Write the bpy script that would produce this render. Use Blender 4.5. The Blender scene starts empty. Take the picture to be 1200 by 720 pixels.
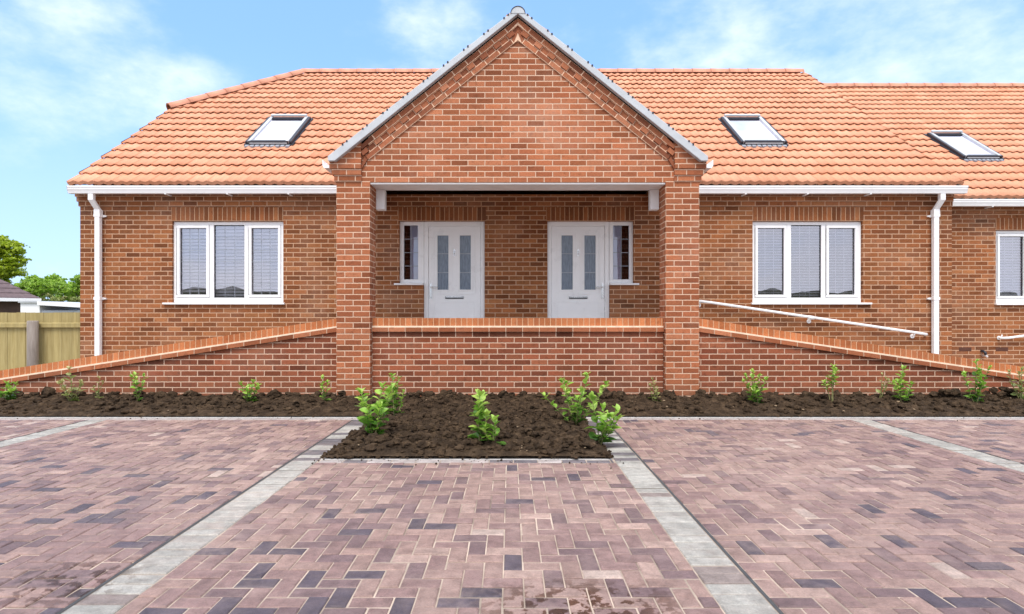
import bpy, bmesh, math, random
from mathutils import Vector, Matrix, noise
R = math.radians
random.seed(7)
sc = bpy.context.scene
col = sc.collection

# ------------------------------------------------------------------ camera
F, HX, HY, CAMZ = 710.0, 598.0, 371.0, 1.19       # photo focal length / horizon in 1200x720 pixels
cam = bpy.data.cameras.new('camera'); cam_o = bpy.data.objects.new('camera', cam); col.objects.link(cam_o)
cam_o.location = (0, 0, CAMZ); cam_o.rotation_euler = (R(90), 0, 0)
cam.sensor_width = 36; cam.lens = 36 * F / 1200
cam.shift_x = (600 - HX) / 1200; cam.shift_y = (HY - 360) / 1200
cam.clip_end = 2000; cam.clip_start = 0.05
sc.camera = cam_o

def X(px, Y): return (px - HX) * Y / F            # surveyed: pixel -> metres on a plane of known distance
def Z(py, Y): return CAMZ + (HY - py) * Y / F

# ------------------------------------------------------------------ node helpers
class NT:
    def __init__(s, nt): s.nt = nt; s.n = nt.nodes; s.l = nt.links
    def put(s, sock, v):
        if v is None: return
        if hasattr(v, 'is_output'): s.l.new(v, sock)
        elif isinstance(v, (tuple, list)):
            d = sock.default_value
            sock.default_value = tuple(v) + ((1,) if len(d) == 4 and len(v) == 3 else ())
        else: sock.default_value = v
    def node(s, t, **kw):
        n = s.n.new(t)
        for k, v in kw.items(): setattr(n, k, v)
        return n
    def math(s, op, a, b=None, c=None, clamp=False):
        n = s.node('ShaderNodeMath', operation=op, use_clamp=clamp)
        s.put(n.inputs[0], a); s.put(n.inputs[1], b); s.put(n.inputs[2], c)
        return n.outputs[0]
    def vmath(s, op, a, b=None):
        n = s.node('ShaderNodeVectorMath', operation=op)
        s.put(n.inputs[0], a); s.put(n.inputs[1], b)
        return n.outputs[1] if op in ('DISTANCE', 'LENGTH', 'DOT_PRODUCT') else n.outputs[0]
    def noise(s, vec, scale, detail=4, rough=.55, dim='3D', out=0):
        n = s.node('ShaderNodeTexNoise', noise_dimensions=dim)
        s.put(n.inputs['Vector'], vec); n.inputs['Scale'].default_value = scale
        n.inputs['Detail'].default_value = detail; n.inputs['Roughness'].default_value = rough
        return n.outputs[out]
    def white(s, vec):
        n = s.node('ShaderNodeTexWhiteNoise', noise_dimensions='3D'); s.put(n.inputs['Vector'], vec)
        return n.outputs[0]
    def ramp(s, fac, stops, interp='LINEAR'):
        n = s.node('ShaderNodeValToRGB'); cr = n.color_ramp; cr.interpolation = interp
        while len(cr.elements) < len(stops): cr.elements.new(.5)
        for e, (p, c) in zip(cr.elements, stops):
            e.position = p; e.color = tuple(c) + (1,) if len(c) == 3 else c
        s.put(n.inputs[0], fac)
        return n.outputs[0]
    def mix(s, fac, a, b, mode='MIX'):
        n = s.node('ShaderNodeMix', data_type='RGBA', blend_type=mode)
        s.put(n.inputs[0], fac); s.put(n.inputs[6], a); s.put(n.inputs[7], b)
        return n.outputs[2]
    def rng(s, v, a, b, c=0, d=1, smooth=False):
        n = s.node('ShaderNodeMapRange'); n.clamp = True
        if smooth: n.interpolation_type = 'SMOOTHSTEP'
        for i, q in enumerate((v, a, b, c, d)): s.put(n.inputs[i], q)
        return n.outputs[0]
    def comb(s, x=0, y=0, z=0):
        n = s.node('ShaderNodeCombineXYZ')
        for i, q in enumerate((x, y, z)): s.put(n.inputs[i], q)
        return n.outputs[0]
    def sep(s, v):
        n = s.node('ShaderNodeSeparateXYZ'); s.put(n.inputs[0], v); return n.outputs
    def bump(s, h, strength=1, dist=.01):
        n = s.node('ShaderNodeBump'); s.put(n.inputs['Height'], h)
        n.inputs['Strength'].default_value = strength; n.inputs['Distance'].default_value = dist
        return n.outputs[0]

def new_mat(name):
    m = bpy.data.materials.new(name); m.use_nodes = True
    t = NT(m.node_tree); b = m.node_tree.nodes['Principled BSDF']
    return m, t, b

def plain(name, c, rough=.5, var=.12, scale=9, metallic=0, bump=0, spec=.5):
    m, t, b = new_mat(name)
    g = t.node('ShaderNodeNewGeometry').outputs['Position']
    f = t.noise(g, scale, 5, .6)
    f2 = t.rng(f, .3, .7, 1 - var, 1 + var)
    t.put(b.inputs['Base Color'], t.mix(1, c, t.comb(f2, f2, f2), 'MULTIPLY'))
    t.put(b.inputs['Roughness'], t.rng(f, .3, .7, max(0, rough - .08), min(1, rough + .08)))
    b.inputs['Metallic'].default_value = metallic
    b.inputs['Specular IOR Level'].default_value = spec
    if bump: t.put(b.inputs['Normal'], t.bump(t.noise(g, scale * 8, 3), 1, bump))
    return m

def brick_mat(name, tones, mortar, bw=.225, bh=.075, joint=.010, pale=.25, swap=False, bond=.5, seed=0.0):
    """clay bricks in stretcher bond from UVs in metres, one random tone per brick"""
    m, t, b = new_mat(name)
    uv = t.node('ShaderNodeUVMap').outputs[0]
    pos = t.node('ShaderNodeNewGeometry').outputs['Position']
    wob = t.noise(pos, 26, 2, .5, out=1)
    w = t.sep(wob)
    o = t.sep(uv)
    u, v = (o[1], o[0]) if swap else (o[0], o[1])
    u = t.math('ADD', u, t.math('MULTIPLY', t.math('SUBTRACT', w[0], .5), .006))
    v = t.math('ADD', v, t.math('MULTIPLY', t.math('SUBTRACT', w[1], .5), .006))
    rv = t.math('DIVIDE', v, bh); row = t.math('FLOOR', rv); fv = t.math('SUBTRACT', rv, row)
    par = t.math('MODULO', t.math('ABSOLUTE', row), 2.0)
    ru = t.math('ADD', t.math('DIVIDE', u, bw), t.math('MULTIPLY', par, bond))
    co = t.math('FLOOR', ru); fu = t.math('SUBTRACT', ru, co)
    du = t.math('MULTIPLY', t.math('MINIMUM', fu, t.math('SUBTRACT', 1.0, fu)), bw)
    dv = t.math('MULTIPLY', t.math('MINIMUM', fv, t.math('SUBTRACT', 1.0, fv)), bh)
    d = t.math('MINIMUM', du, dv)
    j = joint / 2
    mask = t.rng(d, j - .0018, j + .0022, 0, 1, True)                 # 1 = brick
    rnd = t.white(t.comb(co, row, seed)); rnd2 = t.white(t.comb(co, row, seed + 3.7))
    n = len(tones)
    base = t.ramp(rnd, [(i / (n - 1), c) for i, c in enumerate(tones)])
    fine = t.noise(pos, 55, 5, .7); mid = t.noise(pos, 14, 4, .6); big = t.noise(pos, 1.1, 4, .6)
    k = t.rng(fine, .25, .75, .74, 1.24)
    base = t.mix(1, base, t.comb(k, k, k), 'MULTIPLY')
    k2 = t.rng(rnd2, 0, 1, .84, 1.14)
    base = t.mix(1, base, t.comb(k2, k2, k2), 'MULTIPLY')
    base = t.mix(t.rng(mid, .56, .74, 0, .55), base, tuple(q * .55 for q in tones[0]))
    pz = t.sep(pos)[2]; batch = t.noise(t.vmath('MULTIPLY', pos, (.9, .9, 2.2)), .9, 2, .5)
    kb = t.rng(batch, .35, .65, .86, 1.14); base = t.mix(1, base, t.comb(kb, kb, kb), 'MULTIPLY')
    splash = t.math('MULTIPLY', t.rng(pz, .05, .45, .5, 0, True), t.rng(mid, .3, .65, .2, 1))
    base = t.mix(splash, base, (.20, .11, .065))
    eff = t.math('MULTIPLY', t.rng(big, .5, .74, 0, pale), t.rng(mid, .35, .65, .3, 1))
    base = t.mix(eff, base, (.62, .44, .34))
    mo = t.mix(t.rng(fine, .3, .7, 0, 1), mortar, tuple(min(1, q * .78) for q in mortar))
    mo = t.mix(t.rng(big, .35, .6, .5, 0), mo, tuple(q * .72 for q in mortar))
    t.put(b.inputs['Base Color'], t.mix(mask, mo, base))
    b.inputs['Roughness'].default_value = .88
    b.inputs['Specular IOR Level'].default_value = .25
    h = t.math('ADD', t.math('MULTIPLY', mask, .75), t.math('MULTIPLY', fine, .30))
    t.put(b.inputs['Normal'], t.bump(h, .9, .007))
    return m

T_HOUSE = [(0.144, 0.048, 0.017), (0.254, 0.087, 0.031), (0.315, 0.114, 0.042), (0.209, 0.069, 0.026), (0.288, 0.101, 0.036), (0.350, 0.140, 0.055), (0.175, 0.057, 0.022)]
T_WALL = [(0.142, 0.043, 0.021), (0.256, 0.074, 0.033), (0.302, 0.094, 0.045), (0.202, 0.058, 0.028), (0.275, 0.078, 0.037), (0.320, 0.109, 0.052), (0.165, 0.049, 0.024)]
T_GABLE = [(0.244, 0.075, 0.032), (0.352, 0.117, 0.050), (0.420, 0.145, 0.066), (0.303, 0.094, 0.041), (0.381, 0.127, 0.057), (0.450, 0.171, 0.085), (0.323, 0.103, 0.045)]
T_COPE = [(.40, .125, .045), (.48, .162, .060), (.53, .19, .075), (.44, .145, .053)]
MORT = (.60, .40, .275)
M = {}
M['brick_house'] = brick_mat('brick_house', T_HOUSE, (.66, .405, .26), pale=.22, joint=.0128, seed=1)
M['brick_wall'] = brick_mat('brick_wall', T_WALL, (.76, .51, .37), pale=.18, joint=.0122, seed=2)
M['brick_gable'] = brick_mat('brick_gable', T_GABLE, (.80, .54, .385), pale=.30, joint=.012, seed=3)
M['brick_soldier'] = brick_mat('brick_soldier', T_HOUSE, (.70, .43, .265), swap=True, bond=0, pale=.15, seed=4)
M['brick_cope'] = brick_mat('brick_cope', T_COPE, (.80, .47, .28), bw=.12, swap=True, bond=0, pale=.12, joint=.009, seed=5)
M['brick_cope_under'] = brick_mat('brick_cope_under', T_GABLE, (.72, .48, .33), bh=.2, bond=0, pale=.1, seed=6)
M['mortar'] = plain('mortar', (.78, .66, .50), .9, .12, 18, bump=.003, spec=.2)
M['pvc'] = plain('pvc', (.90, .90, .905), .32, .03, 4)
M['pvc_grey'] = plain('pvc_grey', (.50, .52, .545), .5, .10, 6)
M['dark_grey'] = plain('dark_grey', (.022, .027, .040), .42, .12, 12)
M['black'] = plain('black', (.015, .015, .016), .5, .1, 12)
M['blind'] = plain('blind', (.90, .89, .92), .5, .03, 6)
M['skylight_white'] = plain('skylight_white', (.86, .87, .87), .6, .02, 3)  # bright sky reflection put into the colour of the skylight panel
M['chrome'] = plain('chrome', (.75, .75, .76), .22, .05, 12, metallic=1)
M['lead'] = plain('lead', (.30, .33, .38), .55, .2, 20)
M['soffit'] = plain('soffit', (.80, .78, .77), .5, .05, 6)
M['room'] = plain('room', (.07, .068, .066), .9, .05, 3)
M['ceiling'] = plain('ceiling', (.55, .54, .52), .8, .05, 3)

def glass_mat(name, tint, base, spec_add=.0):
    m, t, b = new_mat(name)
    t.n.remove(b)
    out = t.n['Material Output']
    fr = t.node('ShaderNodeFresnel'); fr.inputs[0].default_value = 1.52
    fac = t.math('ADD', t.math('MULTIPLY', fr.outputs[0], 1.7), base, clamp=True)
    tr = t.node('ShaderNodeBsdfTransparent'); tr.inputs[0].default_value = tint + (1,)
    gl = t.node('ShaderNodeBsdfGlossy'); gl.inputs['Roughness'].default_value = .0; gl.inputs[0].default_value = (.95, .92, 1, 1)
    g = t.node('ShaderNodeNewGeometry').outputs['Position']
    bn = t.bump(t.noise(g, 2.2, 1, .4), .15, .01); t.put(gl.inputs['Normal'], bn)
    mx = t.node('ShaderNodeMixShader'); t.put(mx.inputs[0], fac)
    t.l.new(tr.outputs[0], mx.inputs[1]); t.l.new(gl.outputs[0], mx.inputs[2]); t.l.new(mx.outputs[0], out.inputs[0])
    return m
M['glass'] = glass_mat('glass', (.92, .92, .95), .25)
M['glass_dark'] = glass_mat('glass_dark', (.72, .74, .80), .07)
M['glass_roof'] = glass_mat('glass_roof', (.94, .95, .96), .0)
def obscure():
    m, t, b = new_mat('obscure_glass')
    g = t.node('ShaderNodeNewGeometry').outputs['Position']
    mp = t.vmath('MULTIPLY', g, (60, 1, 9))
    n = t.noise(mp, 1, 3)
    t.put(b.inputs['Base Color'], t.mix(t.rng(n, .3, .7), (.115, .15, .205), (.22, .265, .33)))
    b.inputs['Roughness'].default_value = .22
    t.put(b.inputs['Normal'], t.bump(n, .5, .004))
    return m
M['obscure'] = obscure()

def tile_mat(name, tones):
    m, t, b = new_mat(name)
    uv = t.node('ShaderNodeUVMap').outputs[0]
    pos = t.node('ShaderNodeNewGeometry').outputs['Position']
    o = t.sep(uv)
    row = t.math('FLOOR', o[1]); co = t.math('FLOOR', o[0])
    r = t.white(t.comb(co, row, 1.3))
    n = len(tones)
    base = t.ramp(r, [(i / (n - 1), c) for i, c in enumerate(tones)])
    f = t.noise(pos, 30, 5, .65); bg = t.noise(pos, .8, 4)
    k = t.math('MULTIPLY', t.rng(f, .3, .7, .86, 1.12), t.rng(bg, .3, .7, .92, 1.08))
    base = t.mix(1, base, t.comb(k, k, k), 'MULTIPLY')
    base = t.mix(t.rng(f, .62, .8, 0, .35), base, (.60, .30, .17))
    t.put(b.inputs['Base Color'], base)
    b.inputs['Roughness'].default_value = .62
    t.put(b.inputs['Normal'], t.bump(f, .5, .003))
    return m
M['tile'] = tile_mat('clay_tile', [(0.632, 0.270, 0.144), (0.696, 0.315, 0.179), (0.661, 0.288, 0.160), (0.725, 0.345, 0.203), (0.598, 0.245, 0.126)])
M['tile_ridge'] = plain('ridge_tile', (.66, .31, .20), .7, .14, 8, bump=.002)
M['tile_brown'] = plain('brown_tile', (.135, .095, .10), .8, .25, 5)

def paver_mat():
    m, t, b = new_mat('block_paver')
    a = t.node('ShaderNodeAttribute', attribute_name='tone'); c = a.outputs['Color']
    pos = t.node('ShaderNodeNewGeometry').outputs['Position']
    own = t.vmath('ADD', pos, t.vmath('MULTIPLY', c, (91.0, 57.0, 133.0)))     # every block carries its own mottling
    f = t.noise(own, 110, 8, .8); mid = t.noise(own, 13, 7, .72); big = t.noise(pos, .7, 4, .6)
    k = t.rng(f, .28, .72, .62, 1.36)
    c = t.mix(1, c, t.comb(k, k, k), 'MULTIPLY')
    k2 = t.rng(mid, .3, .7, .60, 1.24); c = t.mix(1, c, t.comb(k2, k2, k2), 'MULTIPLY')
    dust = t.math('MULTIPLY', t.rng(big, .40, .66, .05, .45), t.rng(t.noise(own, 7, 7, .75), .40, .64, .05, 1))
    c = t.mix(dust, c, (.54, .40, .345))                               # dried jointing sand
    # damp stain near the bay's front
    dv = t.vmath('DISTANCE', t.vmath('MULTIPLY', pos, (1, 1.7, 0)), (.30, 2.48 * 1.7, 0))
    wet = t.math('MULTIPLY', t.rng(dv, .12, .62, 1, 0, True), t.rng(t.noise(pos, 13, 6, .6), .50, .54, 0, 1, True))
    dv2 = t.vmath('DISTANCE', t.vmath('MULTIPLY', pos, (1, 1, 0)), (-1.99, 2.72, 0))
    wet2 = t.math('MULTIPLY', t.rng(dv2, .08, .42, .9, 0, True), t.rng(t.noise(pos, 14, 6, .6), .50, .55, 0, 1, True))
    wet = t.math('MAXIMUM', wet, wet2)
    c = t.mix(wet, c, t.mix(1, c, (.30, .20, .13), 'MULTIPLY'))
    t.put(b.inputs['Base Color'], c)
    t.put(b.inputs['Roughness'], t.math('SUBTRACT', t.rng(mid, .3, .7, .50, .68), t.math('MULTIPLY', wet, .3)))
    t.put(b.inputs['Normal'], t.bump(t.math('ADD', f, t.math('MULTIPLY', mid, .8)), .9, .006))
    return m
M['paver'] = paver_mat()
M['sand'] = plain('jointing_sand', (.44, .355, .285), .95, .5, 2.2, spec=.1)

def soil_mat():
    m, t, b = new_mat('soil')
    pos = t.node('ShaderNodeNewGeometry').outputs['Position']
    a = t.noise(pos, 9, 6, .7); f = t.noise(pos, 60, 5, .7)
    c = t.ramp(a, [(.25, (.018, .011, .006)), (.45, (.040, .025, .014)), (.60, (.080, .051, .029)), (.76, (.150, .100, .060))])
    k = t.rng(f, .25, .75, .6, 1.5); c = t.mix(1, c, t.comb(k, k, k), 'MULTIPLY')
    t.put(b.inputs['Base Color'], c); b.inputs['Roughness'].default_value = .95; b.inputs['Specular IOR Level'].default_value = .2
    t.put(b.inputs['Normal'], t.bump(t.math('ADD', f, a), .9, .02))
    return m
M['soil'] = soil_mat()
M['ground'] = plain('ground', (.10, .10, .055), .95, .4, .6, spec=.1)
M['asphalt'] = plain('asphalt', (.07, .07, .072), .9, .25, 20, bump=.004)
M['concrete'] = plain('concrete', (.50, .485, .46), .85, .15, 12)
M['kerb'] = plain('kerb_concrete', (.44, .42, .40), .85, .2, 14, bump=.002)

def wood_mat(name, c0, c1):
    m, t, b = new_mat(name)
    pos = t.node('ShaderNodeNewGeometry').outputs['Position']
    n = t.noise(t.vmath('MULTIPLY', pos, (14, 14, 1.2)), 2.2, 5, .65); bd = t.noise(t.vmath('MULTIPLY', pos, (7, 0, 0)), 1, 1)
    c = t.mix(t.rng(n, .3, .7), c0, c1); k = t.rng(bd, .3, .7, .8, 1.15)
    t.put(b.inputs['Base Color'], t.mix(1, c, t.comb(k, k, k), 'MULTIPLY')); b.inputs['Roughness'].default_value = .85
    t.put(b.inputs['Normal'], t.bump(n, .5, .004))
    return m
M['fence'] = wood_mat('fence_wood', (.30, .23, .085), (.42, .34, .15))
M['post'] = wood_mat('post_wood', (.24, .20, .17), (.40, .35, .31))
M['bark'] = wood_mat('bark', (.11, .075, .05), (.22, .16, .11))
M['stem'] = plain('stem', (.20, .19, .07), .7, .3, 30)

def leaf_mat(name, tones, trans=.35, scale=22):
    m, t, b = new_mat(name)
    pos = t.node('ShaderNodeNewGeometry').outputs['Position']
    a = t.node('ShaderNodeAttribute', attribute_name='tone').outputs['Fac']
    n = len(tones)
    c = t.ramp(a, [(i / (n - 1), q) for i, q in enumerate(tones)])
    f = t.noise(pos, scale, 3); k = t.rng(f, .3, .7, .82, 1.18)
    c = t.mix(1, c, t.comb(k, k, k), 'MULTIPLY')
    t.put(b.inputs['Base Color'], c); b.inputs['Roughness'].default_value = .38
    tr = t.node('ShaderNodeBsdfTranslucent'); t.put(tr.inputs[0], c)
    mx = t.node('ShaderNodeMixShader'); mx.inputs[0].default_value = trans
    t.l.new(b.outputs[0], mx.inputs[1]); t.l.new(tr.outputs[0], mx.inputs[2]); t.l.new(mx.outputs[0], t.n['Material Output'].inputs[0])
    return m
M['laurel'] = leaf_mat('laurel_leaf', [(.045, .11, .02), (.10, .24, .03), (.27, .50, .06), (.52, .70, .15)])
M['pale_leaf'] = leaf_mat('pale_leaf', [(.16, .20, .05), (.27, .34, .09), (.42, .47, .17), (.52, .44, .20)])
M['tree_leaf'] = leaf_mat('tree_leaf', [(.14, .19, .012), (.30, .40, .02), (.46, .58, .035), (.60, .68, .07)], .45, 2)
M['hedge_leaf'] = leaf_mat('hedge_leaf', [(.13, .22, .02), (.28, .46, .045), (.42, .62, .08), (.54, .70, .17)], .45, 2)

# ------------------------------------------------------------------ mesh helpers
class MB:
    def __init__(s): s.v = []; s.f = []; s.uv = []; s.sm = []; s.tone = []
    def face(s, pts, uv=None, smooth=False, tone=None):
        i = len(s.v); s.v += [tuple(p) for p in pts]; s.f.append(tuple(range(i, i + len(pts))))
        s.uv.append(uv); s.sm.append(smooth); s.tone.append(tone)
    def indexed(s, verts, faces, smooth=False, tone=None, uv=None):
        i = len(s.v); s.v += [tuple(p) for p in verts]
        for k, f in enumerate(faces):
            s.f.append(tuple(i + q for q in f)); s.uv.append(uv[k] if uv else None); s.sm.append(smooth); s.tone.append(tone)
    def box(s, x0, x1, y0, y1, z0, z1, tone=None, skip=''):
        a = [(x0, y0, z0), (x1, y0, z0), (x1, y1, z0), (x0, y1, z0), (x0, y0, z1), (x1, y0, z1), (x1, y1, z1), (x0, y1, z1)]
        fs = {'b': (0, 3, 2, 1), 't': (4, 5, 6, 7), 'f': (0, 1, 5, 4), 'r': (1, 2, 6, 5), 'k': (2, 3, 7, 6), 'l': (3, 0, 4, 7)}
        for k, f in fs.items():
            if k not in skip: s.face([a[i] for i in f], tone=tone)
    def prism(s, poly, axis, a0, a1, smooth=False, tone=None, caps=True):
        """poly: 2-D outline, extruded along axis ('x': (y,z), 'y': (x,z), 'z': (x,y))"""
        def P(p, a):
            return {'x': (a, p[0], p[1]), 'y': (p[0], a, p[1]), 'z': (p[0], p[1], a)}[axis]
        n = len(poly)
        for i in range(n):
            p, q = poly[i], poly[(i + 1) % n]
            s.face([P(p, a0), P(q, a0), P(q, a1), P(p, a1)], smooth=smooth, tone=tone)
        if caps:
            s.face([P(p, a0) for p in reversed(poly)], tone=tone); s.face([P(p, a1) for p in poly], tone=tone)
    def tube(s, pts, rad, n=10, cap=True, tone=None):
        pts = [Vector(p) for p in pts]
        if not isinstance(rad, (list, tuple)): rad = [rad] * len(pts)
        vs = []; up = Vector((.13, .21, .97)).normalized()
        for i, p in enumerate(pts):
            d = (pts[min(i + 1, len(pts) - 1)] - pts[max(i - 1, 0)]).normalized()
            a = d.cross(up)
            if a.length < .05: a = d.cross(Vector((1, 0, 0)))
            a.normalize(); b = d.cross(a)
            for k in range(n):
                t = 2 * math.pi * k / n
                vs.append(p + (a * math.cos(t) + b * math.sin(t)) * rad[i])
        fs = []
        for i in range(len(pts) - 1):
            for k in range(n):
                k2 = (k + 1) % n
                fs.append((i * n + k, i * n + k2, (i + 1) * n + k2, (i + 1) * n + k))
        s.indexed(vs, fs, True, tone)
        if cap:
            s.face([vs[k] for k in range(n)], tone=tone); s.face([vs[(len(pts) - 1) * n + k] for k in reversed(range(n))], tone=tone)
    def build(s, name, m, parent=None, uvoff=(0, 0), bevel=0, uvscale=1.0, weld=True, origin=(0, 0, 0)):
        me = bpy.data.meshes.new(name); ox = Vector(origin)
        me.from_pydata([Vector(p) - ox for p in s.v], [], s.f); me.update()
        me.materials.append(m)
        uvl = me.uv_layers.new(name='UVMap')
        for pi, p in enumerate(me.polygons):
            p.use_smooth = s.sm[pi]
            nx, ny, nz = abs(p.normal.x), abs(p.normal.y), abs(p.normal.z)
            for q, li in enumerate(p.loop_indices):
                if s.uv[pi]: uvl.data[li].uv = s.uv[pi][q]; continue
                x, y, z = s.v[s.f[pi][q]]
                u, w = (x, y) if nz > .75 else ((x, z) if ny >= nx else (y, z))
                uvl.data[li].uv = ((u + uvoff[0]) * uvscale, w + uvoff[1])
        if any(t is not None for t in s.tone):
            at = me.attributes.new('tone', 'FLOAT_COLOR', 'CORNER')
            for pi, p in enumerate(me.polygons):
                t = s.tone[pi]
                if t is None: t = .5
                c = tuple(t) + (1,) if isinstance(t, (tuple, list)) else (t, t, t, 1)
                for li in p.loop_indices: at.data[li].color = c
        bm = bmesh.new(); bm.from_mesh(me)
        if weld: bmesh.ops.remove_doubles(bm, verts=bm.verts, dist=1e-5)
        bmesh.ops.recalc_face_normals(bm, faces=bm.faces)
        bm.to_mesh(me); bm.free()
        o = bpy.data.objects.new(name, me); col.objects.link(o)
        o.location = ox
        if parent:
            o.parent = parent
            o.matrix_parent_inverse = Matrix.Translation(-Vector(parent.location)) if parent.parent is None else Matrix.Identity(4)
        if bevel:
            md = o.modifiers.new('bevel', 'BEVEL'); md.width = bevel; md.segments = 2; md.limit_method = 'ANGLE'; md.angle_limit = R(40)
        return o

def tag(o, label=None, cat=None, group=None, kind=None):
    if label: o['label'] = label
    if cat: o['category'] = cat
    if group: o['group'] = group
    if kind: o['kind'] = kind
    return o
def thing(name, label, cat, loc=(0, 0, 0), group=None):
    o = bpy.data.objects.new(name, None); col.objects.link(o); o.location = loc; o.empty_display_size = .2
    return tag(o, label, cat, group)

def wall_xz(mb, x0, x1, z0, z1, y, holes=(), thick=.3):
    """a slab facing -Y with rectangular openings and their reveals"""
    xs = sorted({x0, x1} | {h[0] for h in holes} | {h[1] for h in holes}); zs = sorted({z0, z1} | {h[2] for h in holes} | {h[3] for h in holes})
    for a, b in zip(xs, xs[1:]):
        for c, d in zip(zs, zs[1:]):
            mx, mz = (a + b) / 2, (c + d) / 2
            if any(h[0] < mx < h[1] and h[2] < mz < h[3] for h in holes): continue
            mb.face([(a, y, c), (b, y, c), (b, y, d), (a, y, d)])
            mb.face([(a, y + thick, c), (a, y + thick, d), (b, y + thick, d), (b, y + thick, c)])
    y1 = y + thick
    def inhole(px, pz): return any(h[0] < px < h[1] and h[2] < pz < h[3] for h in holes)
    e = 1e-3
    for a, b in zip(xs, xs[1:]):
        for z in zs:
            m_ = (a + b) / 2
            if inhole(m_, z - e) != inhole(m_, z + e) or z in (z0, z1):
                if z in (z0, z1) and inhole(m_, z + (e if z == z0 else -e)): continue
                mb.face([(a, y, z), (b, y, z), (b, y1, z), (a, y1, z)])
    for c, d in zip(zs, zs[1:]):
        for x in xs:
            m_ = (c + d) / 2
            if inhole(x - e, m_) != inhole(x + e, m_) or x in (x0, x1):
                if x in (x0, x1) and inhole(x + (e if x == x0 else -e), m_): continue
                mb.face([(x, y, c), (x, y1, c), (x, y1, d), (x, y, d)])

def clip(o, pt, nrm):
    """cut a mesh object by a plane, keep the side the normal points to"""
    bm = bmesh.new(); bm.from_mesh(o.data)
    bmesh.ops.bisect_plane(bm, geom=bm.verts[:] + bm.edges[:] + bm.faces[:], plane_co=Vector(pt) - o.location, plane_no=Vector(nrm), clear_inner=True)
    bm.to_mesh(o.data); bm.free()

def tiles(name, m, parent, org, dx, du, x0, x1, length, gauge=.33, flip=1, step=.031):
    """courses of double-roll clay tiles laid in broken bond"""
    dx, du = Vector(dx).normalized(), Vector(du).normalized(); n = dx.cross(du).normalized()
    if n.z < 0: n = -n
    org = Vector(org); mb = MB(); W = .30
    rows = int(math.ceil(length / gauge))
    for r in range(rows):
        off = (W / 2 if r % 2 else 0) + .04
        s0 = r * gauge; s1 = min(length, s0 + gauge + .02)
        pts = []; k0 = int(math.floor((x0 - off) / W)) - 1; k1 = int(math.ceil((x1 - off) / W)) + 1
        for k in range(k0, k1):
            a = off + k * W; lift = random.uniform(-.003, .003); slip = random.uniform(-.004, .004)
            for q in range(0, 17):
                x = a + .006 + (W - .012) * q / 16; ph = (x - a) / W * 4 * math.pi
                w = .5 + .5 * math.cos(ph * flip + .6); w = w ** 1.15
                pts.append((x, .024 * w + lift, k, slip))
            pts.append((a + W, -.020, k, slip))
        pts = [p for p in pts if x0 - .02 <= p[0] <= x1 + .02]
        v = []
        for (x, h, k, sl) in pts:
            x = min(max(x, x0), x1)
            b = org + dx * x
            v.append((b + du * (s0 + sl) + n * (h + step), b + du * s1 + n * (h + .002), b + du * (s0 + sl + (.07 if r else .004)) + n * (h + (.004 if r else -.030)), b + du * (s0 + sl + .001) + n * (h + step - .011), k))
        for i in range(len(v) - 1):
            A, B = v[i], v[i + 1]; kk = B[4] + .5 + (0 if r % 2 == 0 else 400)
            uv = [(kk, r + .5)] * 4
            mb.face([A[0], B[0], B[1], A[1]], uv, True)
            mb.face([A[3], B[3], B[0], A[0]], uv, False); mb.face([A[2], B[2], B[3], A[3]], uv, False)
        for e_ in (v[0], v[-1]):                                # close the ends of the course
            mb.face([e_[0], e_[1], e_[1] - n * .02, e_[0] - n * (step + .02)], [(r * 7 + .5, r + .5)] * 4)
    return mb.build(name, m, parent, weld=True)

def half_round(mb, p0, p1, rad, seg=10, tilelen=.45, gap=.006):
    """overlapping half-round ridge tiles from p0 to p1"""
    p0, p1 = Vector(p0), Vector(p1); d = (p1 - p0); L = d.length; d.normalize()
    side = d.cross(Vector((0, 0, 1))).normalized(); up = side.cross(d).normalized()
    n = max(1, round(L / tilelen)); tl = L / n
    for i in range(n):
        a = p0 + d * (i * tl + gap / 2); b = p0 + d * ((i + 1) * tl - gap / 2)
        vs = []
        for (c, rr) in ((a, rad * 1.03), (b, rad * .97), (a, rad * .85), (b, rad * .85)):
            for k in range(seg + 1):
                t = math.pi * k / seg; vs.append(c + side * math.cos(t) * rr + up * math.sin(t) * rr)
        m_ = seg + 1; fs = []
        for k in range(seg): fs.append((k, k + 1, m_ + k + 1, m_ + k))
        mb.indexed(vs, fs, True)
        mb.indexed(vs, [(k, 2 * m_ + k, 2 * m_ + k + 1, k + 1) for k in range(seg)] + [(m_ + k, m_ + k + 1, 3 * m_ + k + 1, 3 * m_ + k) for k in range(seg)])

# ================================================================== SETTING
CX = .10                       # centre line of the porch
YH, YW, YP = 9.79, 8.16, 8.05  # house wall, garden wall, pillar faces
FLOOR = .62

g = MB(); g.face([(-600, -300, -.09), (600, -300, -.09), (600, 900, -.09), (-600, 900, -.09)])
tag(g.build('ground', M['ground']), kind='structure')
g = MB(); g.face([(-40, -16, -.06), (40, -16, -.06), (40, -6, -.06), (-40, -6, -.06)])
tag(g.build('road', M['asphalt']), kind='structure')

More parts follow.
